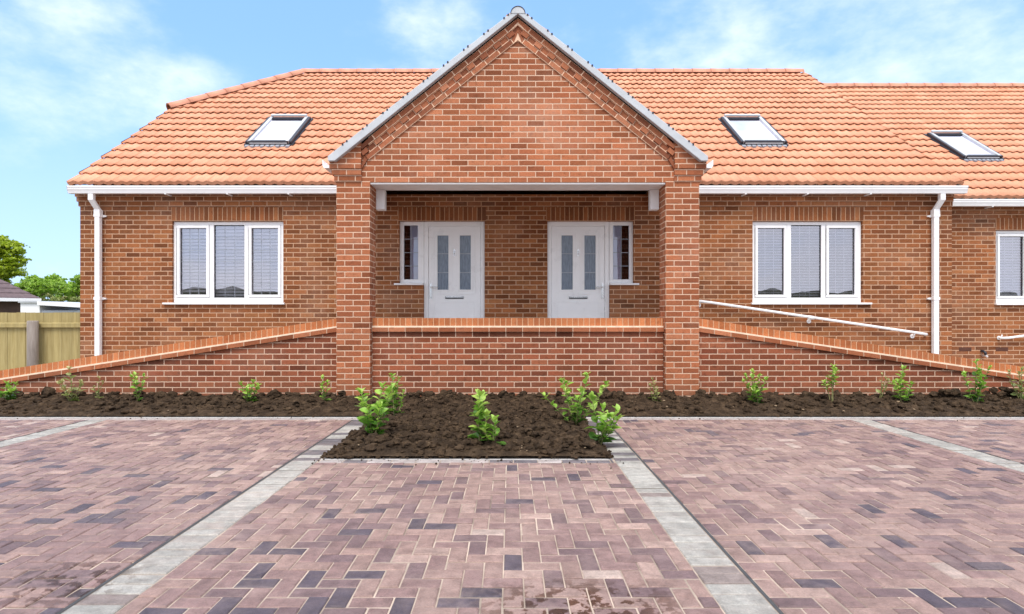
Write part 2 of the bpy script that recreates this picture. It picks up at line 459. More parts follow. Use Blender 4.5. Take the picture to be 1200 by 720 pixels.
# ---- driveway of block pavers (herringbone bays between pale dividing rows)
LINES = [-10.96, -7.91, -4.86, -1.81, 1.085, 4.14, 7.19, 10.24]
DIV = .222; PY0, PY1 = -6.0, 7.08; BEDX0, BEDX1, BEDY = -1.575, .848, 5.03
d = MB(); d.face([(-11, PY0, -.0052), (10.3, PY0, -.0052), (10.3, 8.3, -.0052), (-11, 8.3, -.0052)])
tag(d.build('jointing_sand', M['sand']), kind='structure')
pv = MB()
def paver(x0, x1, y0, y1, tone):
    if x1 - x0 < .02 or y1 - y0 < .02: return
    g_, bv = .0032, .0058
    zt = random.uniform(-.0026, .0026); tx = random.uniform(-.0015, .0015); ty = random.uniform(-.0015, .0015)
    x0 += g_; x1 -= g_; y0 += g_; y1 -= g_
    a = [(x0, y0), (x1, y0), (x1, y1), (x0, y1)]; b = [(x0 + bv, y0 + bv), (x1 - bv, y0 + bv), (x1 - bv, y1 - bv), (x0 + bv, y1 - bv)]
    lo = [(p[0], p[1], -.02) for p in a]; me = [(p[0], p[1], zt - .004) for p in a]
    hi = [(p[0], p[1], zt + (tx if i in (1, 2) else -tx) + (ty if i > 1 else -ty)) for i, p in enumerate(b)]
    v = lo + me + hi; fs = [(8, 9, 10, 11)]
    for i in range(4):
        j = (i + 1) % 4; fs += [(4 + i, 4 + j, 8 + j, 8 + i)]
        if y0 < 4.2: fs += [(i, j, 4 + j, 4 + i)]
    pv.indexed(v, fs, False, tone)
def ptone(x, y):
    n = noise.noise(Vector((x * .55, y * .55, 3.1))) + .25 * noise.noise(Vector((x * 1.7, y * 1.7, 9)))
    left = max(0, min(1, (-x + .2) * .6)) * max(0, min(1, (5.2 - y) * .4))
    r = random.random() * .97 - .10 * left + .13 * n + .01
    if random.random() < .009: r = 1
    if r < .05: c = (0.089, 0.071, 0.092)
    elif r < .19: c = (0.184, 0.118, 0.120)
    elif r < .56: c = (0.268, 0.167, 0.153)
    elif r < .90: c = (0.336, 0.218, 0.186)
    elif r < .999: c = (0.410, 0.279, 0.235)
    else: c = (0.493, 0.377, 0.322)
    k = random.uniform(.9, 1.1)
    return tuple(q * k for q in c)
U = .0915
def bay(x0, x1, y0, y1, keep=None):
    ox, oy = x0 - random.randint(0, 3) * U, y0 - random.randint(0, 3) * U
    nx, ny = int((x1 - ox) / U) + 2, int((y1 - oy) / U) + 3
    for i in range(-1, nx):
        for j in range(-1, ny):
            q = (i - j) % 4
            if q == 0: r_ = (i, i + 2, j, j + 1)
            elif q == 2: r_ = (i, i + 1, j - 1, j + 1)
            else: continue
            a, b, c, e = ox + r_[0] * U, ox + r_[1] * U, oy + r_[2] * U, oy + r_[3] * U
            a, b, c, e = max(a, x0), min(b, x1), max(c, y0), min(e, y1)
            if b - a > .015 and e - c > .015: paver(a, b, c, e, ptone((a + b) / 2, (c + e) / 2))
YN = 1.2
for i in range(len(LINES) - 1):
    xa, xb = LINES[i], LINES[i + 1]
    left = xa < 0
    la = xa + (DIV if xa < 0 else .013); lb = xb - (DIV if xb > 0 else .013)
    y1 = PY1 - .10
    if abs(xa + 1.81) < .01: y1 = BEDY - .105
    bay(la, lb, YN, y1)
for i, xl in enumerate(LINES):                               # dark open joint along each dividing row
    jx = xl - .004 if xl < 0 else xl + .004
    q = MB(); q.face([(jx - .009, YN, -.0022), (jx + .009, YN, -.0022), (jx + .009, PY1 - .1, -.0022), (jx - .009, PY1 - .1, -.0022)])
    tag(q.build('joint_line', M['asphalt']), kind='structure')
def light_block(y, near=True):
    r = random.random()
    if 4.9 < y < 7.2 and near and r < .50: return (.13, .12, .13)
    if r < .12 and near: return (.27, .22, .20)
    k = random.uniform(.80, 1.12); return (.415 * k, .40 * k, .36 * k)
for xl in LINES:
    a = xl + .006 if xl < 0 else xl - DIV; b = xl + DIV if xl < 0 else xl - .006
    y = YN
    while y < PY1 - .11:
        paver(a, b, y, y + .1, light_block(y, -2 < xl < 1.2)); y += .1
# edging rows along the bed
def edge_row(xa, xb, y, dark=0):
    x = xa
    while x < xb - .02:
        k = random.uniform(.9, 1.1); c = (.43 * k, .38 * k, .36 * k)
        if random.random() < (dark if x > .25 else dark * .15): c = (.15, .135, .15)
        paver(x, min(x + .2, xb), y, y + .1, c); x += .2
edge_row(LINES[0], BEDX0, PY1 - .1); edge_row(BEDX1, LINES[-1], PY1 - .1); edge_row(BEDX0, BEDX1, BEDY - .1, .7)
tag(pv.build('driveway', M['paver'], weld=False), kind='structure')
# rest of the forecourt behind the camera
d = MB(); d.face([(-11, PY0, -.004), (10.3, PY0, -.004), (10.3, YN, -.004), (-11, YN, -.004)])
tag(d.build('forecourt', M['kerb']), kind='structure')
# concrete edging strip between paving and soil
k = MB(); k.box(-11, BEDX0, PY1, PY1 + .03, -.1, .010); k.box(BEDX1, 10.3, PY1, PY1 + .03, -.1, .010); k.box(BEDX0, BEDX1, BEDY, BEDY + .02, -.1, .004)
tag(k.build('edging_kerb', M['kerb'], bevel=.004), kind='structure')

# ---- planting bed
def soil_h(x, y):
    e = min(max((y - (PY1 + .02)) / .35, 0), 1)
    inx = min(max((x - BEDX0) / .35, 0), 1) * min(max((BEDX1 - x) / .35, 0), 1)
    if y < PY1 + .45:
        ef = min(max((y - BEDY) / .4, 0), 1) * inx if BEDX0 < x < BEDX1 else 0
        e = max(e, ef) if BEDX0 < x < BEDX1 else e
    h = .012 + .075 * (e ** .6) + .045 * min(max((y - 7.5) / .6, 0), 1)
    p = Vector((x, y, 0))
    n = noise.fractal(p * 3.1, .9, 2.1, 5)
    c = abs(noise.noise(p * 8.3)) + .5 * abs(noise.noise(p * 19 + Vector((3, 1, 2))))
    return h + e * (.030 * n + .050 * (c - .3)) + (.016 * abs(noise.noise(p * 29)) + .009 * noise.noise(p * 61)) * (.3 + e)
def soil_patch(mb, x0, x1, y0, y1, st):
    nx, ny = int((x1 - x0) / st) + 1, int((y1 - y0) / st) + 1
    vs = []; fs = []
    for j in range(ny + 1):
        for i in range(nx + 1):
            x = x0 + (x1 - x0) * i / nx; y = y0 + (y1 - y0) * j / ny
            vs.append((x, y, soil_h(x, y)))
    for j in range(ny):
        for i in range(nx):
            a = j * (nx + 1) + i; fs.append((a, a + 1, a + nx + 2, a + nx + 1))
    mb.indexed(vs, fs, False)
so = MB()
soil_patch(so, -10.9, 10.2, PY1 + .03, YW + .03, .026)
soil_patch(so, BEDX0, BEDX1, BEDY + .02, PY1 + .03, .022)
tag(so.build('soil', M['soil']), kind='structure')
ICO_V, ICO_F = [], []
_b = bmesh.new(); bmesh.ops.create_icosphere(_b, subdivisions=2, radius=1); _b.verts.ensure_lookup_table()
ICO_V = [v.co.copy() for v in _b.verts]; ICO_F = [tuple(v.index for v in f.verts) for f in _b.faces]; _b.free()
def lump(mb, c, r, sq=.7, rough=.5):
    s = Vector((random.random() * 50, random.random() * 50, random.random() * 50)); ax = [random.uniform(.7, 1.3) for _ in range(3)]
    rot = Matrix.Rotation(random.uniform(0, 6.28), 3, Vector((random.random() - .5, random.random() - .5, random.random() + .2)).normalized())
    vs = []
    for v in ICO_V:
        k = 1 + rough * noise.noise(v * 1.6 + s) + rough * .6 * noise.noise(v * 4 + s)
        p = rot @ Vector((v.x * ax[0] * k, v.y * ax[1] * k, v.z * ax[2] * k)); vs.append((c[0] + p.x * r, c[1] + p.y * r, c[2] + p.z * r * sq))
    mb.indexed(vs, ICO_F, False)
cl = MB()
for i in range(5200):
    if i < 2200: x = random.uniform(BEDX0 + .04, BEDX1 - .04); y = random.uniform(BEDY + .06, 7.2)
    else: x = random.uniform(-8.2, 8.2); y = random.uniform(PY1 + .08, YW - .03)
    r = .007 + .046 * random.random() ** 3.4
    lump(cl, (x, y, soil_h(x, y) + r * .25), r)
for i in range(70):                                           # heaps thrown up against the wall
    x = random.uniform(-7.6, 8); r = random.uniform(.035, .075)
    lump(cl, (x, YW - .05 - random.random() * .12, soil_h(x, YW - .05) + r * .3), r, .8)
for (x, y, r) in [(X(1108, 7.95), 7.95, .11), (X(1158, 7.95), 7.95, .12), (X(1062, 8), 8.0, .07), (X(706, 7.9), 7.85, .12), (X(720, 7.9), 7.95, .10), (X(128, 8), 7.98, .08), (X(488, 7.9), 7.95, .09), (X(1175, 8), 8.0, .1)]:
    for q in range(9): lump(cl, (x + random.gauss(0, r * .9), y + random.uniform(-.08, .05), soil_h(x, y) + random.random() * r * .75), r * random.uniform(.3, .5), .85)
for i in range(900):                                          # crumbs spilt over the edging
    q = random.random()
    if q < .12: x, y = random.uniform(BEDX0, BEDX1), BEDY + random.uniform(-.012, .06)
    elif q < .4: x, y = random.choice((BEDX0 + random.uniform(-.015, .04), BEDX1 + random.uniform(-.04, .015))), random.uniform(BEDY, PY1)
    else: x, y = random.uniform(-8, 8), PY1 + random.uniform(.012, .09)
    if q >= .4 and BEDX0 < x < BEDX1: continue
    r = .005 + .016 * random.random() ** 2.5; lump(cl, (x, y, .012 + r * .5), r)
for i in range(90):                                           # stray crumbs carried onto the paving
    x = random.uniform(-6, 6); y = PY1 - abs(random.gauss(0, .10))
    if i % 2: x = random.uniform(BEDX0 - .15, BEDX1 + .15); y = BEDY - abs(random.gauss(0, .12))
    if BEDX0 < x < BEDX1 and y > BEDY: continue
    r = .003 + .007 * random.random() ** 2; lump(cl, (x, y, .003 + r * .5), r)
tag(cl.build('soil_clods', M['soil'], weld=False), kind='stuff')
st = MB()
for i in range(110):
    if i < 40: x = random.uniform(BEDX0 + .04, BEDX1 - .04); y = random.uniform(BEDY + .06, 7.2)
    else: x = random.uniform(-7.5, 7.8); y = random.uniform(PY1 + .08, YW - .08)
    r = .006 + .014 * random.random() ** 2; lump(st, (x, y, soil_h(x, y) + r * .9), r, .55, .3)
M['stone'] = plain('pale_stone', (.27, .19, .115), .9, .4, 30)
tag(st.build('soil_stones', M['stone'], weld=False), kind='stuff')

# porch floor and ramps behind the garden walls, path to the side
SL, SR = .155, .149
XPL, XPR = CX - 2.41, CX + 2.41                            # outer faces of the pillars
f = MB(); yb = YH + .02; yf = YW + .2
f.face([(XPL, yf, FLOOR), (XPR, yf, FLOOR), (XPR, yb, FLOOR), (XPL, yb, FLOOR)])
f.face([(XPL, yf, FLOOR), (XPL, yb, FLOOR), (XPL - 4.4, yb, FLOOR - 4.4 * SL), (XPL - 4.4, yf, FLOOR - 4.4 * SL)])
f.face([(XPR, yf, FLOOR), (XPR + 4.4, yf, FLOOR - 4.4 * SR), (XPR + 4.4, yb, FLOOR - 4.4 * SR), (XPR, yb, FLOOR)])
f.face([(XPL - 4.4, yf, -.06), (XPL - 4.4, yb, -.06), (-14, yb, -.06), (-14, yf, -.06)])
f.face([(XPR + 4.4, yf, -.06), (14, yf, -.06), (14, yb + 1, -.06), (XPR + 4.4, yb + 1, -.06)])
tag(f.build('ramp_path', M['concrete']), kind='structure')

# ================================================================== GARDEN WALLS
CT = 1.167                                                 # coping top at the porch
def sloped_wall(name, label, xa, xb, za, zb, brick_off):
    """brick wall whose coping runs straight from (xa, za) to (xb, zb)"""
    t = thing(name, label, 'garden wall', ((xa + xb) / 2, YW + .1, 0))
    w = MB(); th = .215
    def zz(x): return za + (zb - za) * (x - xa) / (xb - xa)
    top = .183
    A, B = (xa, zz(xa) - top), (xb, zz(xb) - top)
    w.prism([(xa, -.1), (xb, -.1), B, A], 'y', YW, YW + th)
    w.build('brickwork', M['brick_wall'], t, uvoff=brick_off)
    L = math.hypot(xb - xa, zb - za)
    def strip(nm, mat, d0, d1, y0, y1, uvk):
        m_ = MB()
        c = [(xa, zz(xa) - d0), (xb, zz(xb) - d0), (xb, zz(xb) - d1), (xa, zz(xa) - d1)]
        H = d0 - d1
        m_.face([(c[0][0], y0, c[0][1]), (c[1][0], y0, c[1][1]), (c[2][0], y0, c[2][1]), (c[3][0], y0, c[3][1])], [(0, .005), (L, .005), (L, .005 + H), (0, .005 + H)])
        m_.face([(c[3][0], y0, c[3][1]), (c[2][0], y0, c[2][1]), (c[2][0], y1, c[2][1]), (c[3][0], y1, c[3][1])], [(0, .006), (L, .006), (L, .11), (0, .11)])
        m_.face([(c[0][0], y0, c[0][1]), (c[0][0], y1, c[0][1]), (c[1][0], y1, c[1][1]), (c[1][0], y0, c[1][1])], [(0, .02), (0, .1), (L, .1), (L, .02)])
        m_.face([(c[0][0], y1, c[0][1]), (c[3][0], y1, c[3][1]), (c[2][0], y1, c[2][1]), (c[1][0], y1, c[1][1])], [(0, .006), (0, .11), (L, .11), (L, .006)])
        m_.face([(p[0], y, p[1]) for p, y in ((c[0], y0), (c[3], y0), (c[3], y1), (c[0], y1))])
        m_.face([(p[0], y, p[1]) for p, y in ((c[1], y0), (c[1], y1), (c[2], y1), (c[2], y0))])
        return m_.build(nm, mat, t)
    strip('coping', M['brick_cope'], .104, 0, YW + .004, YW + th - .004, 1)
    strip('mortar_bed', M['mortar'], .126, .104, YW - .012, YW + th + .012, 1)
    strip('oversailing_course', M['brick_cope_under'], .183, .126, YW - .036, YW + th + .036, 1)
    return t
sloped_wall('porch_wall', 'level brick parapet wall between the two porch pillars, in front of the white doors', CX - 1.96, CX + 1.96, CT, CT, (.06, -.009))
sloped_wall('ramp_wall', 'brick wall with sloping coping falling to the left from the porch towards the wooden fence', XPL - 6.6, XPL - .005, CT - 6.6 * SL, CT, (.05, -.009))
sloped_wall('ramp_wall', 'brick wall with sloping coping falling to the right from the porch below the white handrail', XPR + .005, XPR + 7.2, CT, CT - 7.2 * SR, (.02, -.009))

# ================================================================== THE PAIR OF BUNGALOWS
house = thing('semi_detached_bungalow', 'red brick pair of bungalows with orange tiled roof and gabled porch over two white doors', 'house', (CX, YH, 0))
XL, XR = -6.95, 7.135
WT = 3.16
tan_m = .745; TH = math.atan(tan_m)
EY, EZ = 9.56, 3.285                                       # eave edge of the main roof
RY = 14.63; RZ = EZ + tan_m * (RY - EY)
def roof_z(y): return EZ + tan_m * (y - EY)
BY = 2 * RY - YH
YG = YH + .055                                             # window and door frames sit in the reveal
# openings
def rect(px0, px1, py0, py1, Y): return (X(px0, Y), X(px1, Y), Z(py1, Y), Z(py0, Y))
WIN_L = rect(201.7, 332.0, 259.3, 357.0, YH); WIN_R = rect(882, 1011, 259.3, 357.0, YH)
DL = rect(496.3, 568, 259.3, 412.5, YH); SLt = rect(468, 496.3, 259.3, 334, YH)
DR = rect(641.5, 714.7, 259.3, 412.5, YH); SRt = rect(714.7, 742.6, 259.3, 334, YH)
DL = (DL[0], DL[1], FLOOR, DL[3]); DR = (DR[0], DR[1], FLOOR, DR[3])
w = MB()
wall_xz(w, XL, XR, -.1, WT, YH, [WIN_L, WIN_R, DL, SLt, DR, SRt], .3)
# side and back walls with gable ends
def side(x, xi, half_hip):
    pts = [(YH + .3, -.1), (BY, -.1), (BY, WT), (RY, RZ - .12), (YH + .3, roof_z(YH + .3) - .1)]
    if half_hip: pts = [(YH + .3, -.1), (BY, -.1), (BY, WT), (2 * RY - 12.49, 5.36), (12.49, 5.36), (YH + .3, roof_z(YH + .3) - .1)]
    w.prism(pts, 'x', x, xi)
side(XL, XL + .3, True); side(XR - .3, XR, False)
w.box(XL, XR, BY, BY + .02, -.1, WT)
w.build('wall', M['brick_house'], house, uvoff=(.02, .028))
# oversailing eaves courses either side of the porch
for (a, b) in ((XL, XPL + .3), (XPR - .3, XR)):
    e = MB()
    sa, sb = (1 if a == XL else 0), (1 if b == XR else 0)
    for k, (z0, z1, pr) in enumerate(((2.965, 3.04, .018), (3.04, 3.115, .036), (3.115, 3.20, .052))):
        e.box(a - sa * pr, b, YH - pr, YH + .28, z0, z1)
    e.build('eaves_course', M['brick_house'], house, uvoff=(.1, .028))
# soldier courses over the openings
for (a, b, z) in ((WIN_L[0] - .01, WIN_L[1] + .0, WIN_L[3]), (WIN_R[0] - .0, WIN_R[1] + .01, WIN_R[3]), (SLt[0] - .02, DL[1] + .02, DL[3]), (DR[0] - .02, SRt[1] + .02, DR[3])):
    s = MB(); s.box(a, b, YH - .004, YH + .1, z + .002, z + .222); s.build('soldier_course', M['brick_soldier'], house, uvoff=(-a, -z - .004))
# dark rooms behind the openings
for (a, b, z0, z1) in (WIN_L, WIN_R, (SLt[0], DL[1], FLOOR, DL[3]), (DR[0], SRt[1], FLOOR, DR[3])):
    r_ = MB(); r_.box(a - .35, b + .35, YH + .31, YH + 2.6, FLOOR, 2.95, skip='f'); r_.build('room', M['room'], house)

def frame_mb(mb, x0, x1, z0, z1, y0, y1, w_, wb=None, wt=None):
    wb = w_ if wb is None else wb; wt = w_ if wt is None else wt
    mb.box(x0, x1, y0, y1, z0, z0 + wb); mb.box(x0, x1, y0, y1, z1 - wt, z1)
    mb.box(x0, x0 + w_, y0, y1, z0 + wb, z1 - wt); mb.box(x1 - w_, x1, y0, y1, z0 + wb, z1 - wt)

def casement(parent, r, Y, sill, gap, tilt, leaded=False):
    """three-light white window: opening sashes left and right, fixed centre light, venetian blinds"""
    x0, x1, z0, z1 = r; zs = z0 + .035; y0 = Y + .045; W = x1 - x0; c0 = x0 + W * .343; c1 = x0 + W * .657
    m_ = MB(); frame_mb(m_, x0 + .002, x1 - .002, zs, z1 - .002, y0, y0 + .07, .052, .075, .055)
    for c in (c0, c1): m_.box(c - .035, c + .035, y0 + .001, y0 + .069, zs + .075, z1 - .057)
    wo = m_.build('window', M['pvc'], parent, bevel=.006)
    s_ = MB(); s_.prism([(Y - .055, zs - .036), (Y - .055, zs - .008), (y0 + .06, zs - .0005), (y0 + .06, zs - .036)], 'x', x0 - sill[0], x1 + sill[1]); s_.build('sill', M['pvc'], wo, bevel=.005)
    cells = [(x0 + .054, c0 - .037, True), (c0 + .037, c1 - .037, False), (c1 + .037, x1 - .054, True)]
    for (a, b, op) in cells:
        za, zb = zs + .077, z1 - .059
        if op:
            q = MB(); frame_mb(q, a + .003, b - .003, za + .003, zb - .003, y0 - .012, y0 + .055, .045); q.build('sash', M['pvc'], wo, bevel=.007)
            a, b, za, zb = a + .045, b - .045, za + .045, zb - .045
        q = MB(); frame_mb(q, a, b, za, zb, y0 + .022, y0 + .05, .008); q.build('gasket', M['black'], wo)
        a, b, za, zb = a + .006, b - .006, za + .006, zb - .006
        p = MB(); p.face([(a, y0 + .034, za), (b, y0 + .034, za), (b, y0 + .034, zb), (a, y0 + .034, zb)]); p.build('pane', M['glass'], wo)
        if leaded:
            lg = MB()
            for i in (1, 2):
                x = a + (b - a) * i / 3; lg.box(x - .0025, x + .0025, y0 + .030, y0 + .033, za, zb)
            for i in range(1, 6):
                z = za + (zb - za) * i / 6; lg.box(a, b, y0 + .0295, y0 + .0325, z - .0035, z + .0035)
            lg.build('lead_grid', M['lead'], wo)
        bl = MB(); yb = y0 + .095; n = int((zb - za + .06) / gap); wd = .048
        for i in range(n):
            z = zb + .03 - i * gap; t = tilt + random.gauss(0, .03)
            dy, dz = wd / 2 * math.cos(t), wd / 2 * math.sin(t); sg = random.gauss(0, .0012)
            ys = [(-dy, -dz), (0, .003), (dy, dz)]
            for (p0, p1) in zip(ys, ys[1:]):
                bl.face([(a - .03, yb + p0[0], z + p0[1] + sg), (b + .03, yb + p0[0], z + p0[1] - sg), (b + .03, yb + p1[0], z + p1[1] - sg), (a - .03, yb + p1[0], z + p1[1] + sg)], smooth=True)
        for c in ((a * 2 + b) / 3, (a + 2 * b) / 3): bl.box(c - .0025, c + .0025, yb - .032, yb - .029, za - .02, zb + .02)
        bl.build('blind', M['blind'], wo)
    return wo
tag(casement(house, WIN_L, YH, (.13, .03), .055, 1.0, True), 'three-light white window with closed blinds left of the porch')
tag(casement(house, WIN_R, YH, (.03, .125), .0445, .50), 'three-light white window with half open blinds above the handrail')

M['pale_panel'] = plain('pale_panel', (.70, .71, .84), .8, .08, 5)
lerp_ = lambda a, b, t: a + (b - a) * t
def door(parent, r, rs, mirror):
    """white composite door with two obscure glass strips and a leaded sidelight beside it"""
    x0, x1, z0, z1 = r; y0 = YH + .05
    fm = MB()
    fm.box(x0 + .002, x0 + .072, y0, y0 + .07, z0, z1 - .002); fm.box(x1 - .072, x1 - .002, y0, y0 + .07, z0, z1 - .002)
    fm.box(x0 + .072, x1 - .072, y0, y0 + .07, z1 - .072, z1 - .002)
    fr = fm.build('door_frame', M['pvc'], parent, bevel=.005)
    th_ = MB(); th_.box(x0 - .02, x1 + .02, YH - .05, y0 + .07, z0 - .02, z0 + .02); th_.build('threshold', M['pvc_grey'], fr, bevel=.004)
    a, b, za, zb = x0 + .075, x1 - .075, z0 + .025, z1 - .075; yd = y0 + .012
    dm = MB(); mir = lambda x: (a + b) - x
    def L(px): return (px - 502.5) / (561.6 - 502.5) * (b - a)
    strips = [(512.6, 525.2), (538.2, 550.8)]
    holes = []
    for (s0, s1) in strips:
        h0, h1 = a + L(s0), a + L(s1)
        if mirror: h0, h1 = mir(h1), mir(h0)
        holes.append((h0, h1, Z(339.6, YH), Z(275.5, YH)))
    wall_xz(dm, a, b, za, zb, yd, holes, .045)
    for h in holes: frame_mb(dm, h[0] - .022, h[1] + .022, h[2] - .022, h[3] + .022, yd - .012, yd + .002, .022)
    # pressed mouldings
    for (q0, q1, r0, r1) in ((a + .1, b - .1, Z(403, YH), Z(354, YH)), (a + .085, (a + b) / 2 - .028, Z(345, YH), Z(271, YH)), ((a + b) / 2 + .028, b - .085, Z(345, YH), Z(271, YH))):
        frame_mb(dm, q0, q1, r0, r1, yd - .005, yd + .001, .012)
    do = dm.build('door', M['pvc'], parent, bevel=.003)
    for h in holes:
        p = MB(); p.box(h[0], h[1], yd + .012, yd + .022, h[2], h[3]); po = p.build('glass_strip', M['obscure'], do)
        for py in (297, 319.2):
            ld = MB(); ld.box(h[0], h[1], yd + .009, yd + .012, Z(py, YH) - .008, Z(py, YH) + .008); ld.build('lead_bar', M['lead'], do)
    sx = (lambda px: a + L(px)) if not mirror else (lambda px: mir(a + L(px)))
    c = (a + b) / 2
    lt = MB(); lt.box(c - .15, c + .15, yd - .012, yd + .001, Z(350.3, YH), Z(347.4, YH)); lt.build('letter_slot', M['dark_grey'], do, bevel=.003)
    lt = MB(); lt.box(c - .145, c + .145, yd - .016, yd - .011, Z(348.7, YH), Z(347.6, YH)); lt.build('letter_flap', M['chrome'], do)
    hx = a + .035 if not mirror else b - .035; dr = 1 if not mirror else -1
    hz = Z(336.5, YH); hd = MB()
    hd.box(hx - .016, hx + .016, yd - .012, yd + .001, hz - .19, hz + .06)
    hd.tube([(hx, yd - .01, hz), (hx, yd - .05, hz), (hx + dr * .03, yd - .056, hz), (hx + dr * .125, yd - .052, hz - .004)], .0095, 8)
    hd.tube([(hx, yd - .01, hz - .15), (hx, yd - .03, hz - .15)], .012, 8)
    hd.build('handle', M['chrome'], do)
    kn = MB(); kz = Z(296, YH); kn.tube([(c, yd - .002, kz + .035), (c, yd - .03, kz + .03), (c, yd - .034, kz - .02), (c, yd - .01, kz - .04)], .007, 7); kn.box(c - .012, c + .012, yd - .008, yd + .001, kz - .05, kz + .05)
    kn.build('knocker', M['chrome'], do)
    # sidelight
    sa, sb, s0, s1 = rs; ss = s0 + .03
    sd = MB(); frame_mb(sd, sa + (.002 if not mirror else .0), sb - (.0 if not mirror else .002), ss, s1 - .002, y0 - .002, y0 + .068, .06)
    so_ = sd.build('sidelight', M['pvc'], parent, bevel=.005)
    if not mirror: ga, gb = sa + .06, sb - .095
    else: ga, gb = sa + .068, sb - .06
    ex = MB()
    if not mirror: ex.box(sb - .095, sb - .058, y0 - .001, y0 + .066, ss + .06, s1 - .062)
    ex_ok = len(ex.f) > 0
    if ex_ok: ex.build('mullion', M['pvc'], so_)
    p = MB(); p.face([(ga, y0 + .03, ss + .06), (gb, y0 + .03, ss + .06), (gb, y0 + .03, s1 - .062), (ga, y0 + .03, s1 - .062)]); p.build('pane', M['glass_dark'], so_)
    cu = MB(); c0, c1 = (lerp_(ga, gb, .38), gb + .05) if not mirror else (ga - .05, lerp_(ga, gb, .56)); cu.box(c0, c1, y0 + .10, y0 + .115, ss - .02, s1); cu.build('pale_panel', M['pale_panel'], so_)  # pale lavender panel added behind the pane for its pale half
    ld = MB(); zz0, zz1 = ss + .06, s1 - .062; vb = (ga + gb) / 2
    for i in (1, 2, 3): z = zz0 + (zz1 - zz0) * i / 4; ld.box(ga, gb, y0 + .024, y0 + .028, z - .005, z + .005)
    ld.box(vb - .005, vb + .005, y0 + .0235, y0 + .0275, zz0, zz1)
    ld.build('lead_bar', M['lead'], so_)
    sl = MB(); q0, q1 = (sa - .08, sb + .03) if not mirror else (sa - .03, sb + .08)
    if not mirror: q1 = x0 - .002
    else: q0 = x1 + .002
    sl.prism([(YH - .05, s0 - .004), (YH - .05, s0 + .024), (y0 + .06, ss - .0005), (y0 + .06, s0 - .004)], 'x', q0, q1); sl.build('sill', M['pvc'], so_, bevel=.004)
    return do
tag(door(house, DL, SLt, False), 'white front door with its handle on the left')
tag(door(house, DR, SRt, True), 'white front door with its handle on the right')

# ---- pillars, gable wall and kneelers
TG = .80; GH = 2.46                                        # slope and half width of the porch gable
GZ = 2.97
for s in (-1, 1):
    p = MB(); a, b = sorted((CX + s * 1.965, CX + s * 2.41)); p.box(a, b, YP, YP + .33, -.1, GZ + .02)
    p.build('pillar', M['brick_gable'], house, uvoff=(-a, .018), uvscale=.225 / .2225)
AZ = 5.135                                                  # brick apex
gm = MB(); kx = 2.075
def gz(dx): return AZ - TG * abs(dx)
gm.prism([(CX - kx, GZ), (CX + kx, GZ), (CX + kx, gz(kx)), (CX, AZ), (CX - kx, gz(kx))], 'y', YP + .003, YP + .327)
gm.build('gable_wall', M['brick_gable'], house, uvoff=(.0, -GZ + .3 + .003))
for s in (-1, 1):
    k = MB()
    for i, ou in enumerate((2.435, 2.465, 2.49)):
        a, b = sorted((CX + s * (kx - .0), CX + s * ou)); z0 = GZ + .012 + i * .083
        k.box(a, b, YP - .018 - .017 * i, YP + .327, z0, z0 + .080 + (.003 if i < 2 else 0))
    z0 = GZ + .012 + .083 * 3
    pts = [(CX + s * kx, z0), (CX + s * 2.40, z0), (CX + s * 2.40, max(z0 + .001, gz(2.40) + .03)), (CX + s * kx, gz(kx) + .03)]
    if s < 0: pts = pts[::-1]
    k.prism(pts, 'y', YP - .040, YP + .326)
    k.build('kneeler', M['brick_gable'], house, uvoff=(.03, -GZ - .012))
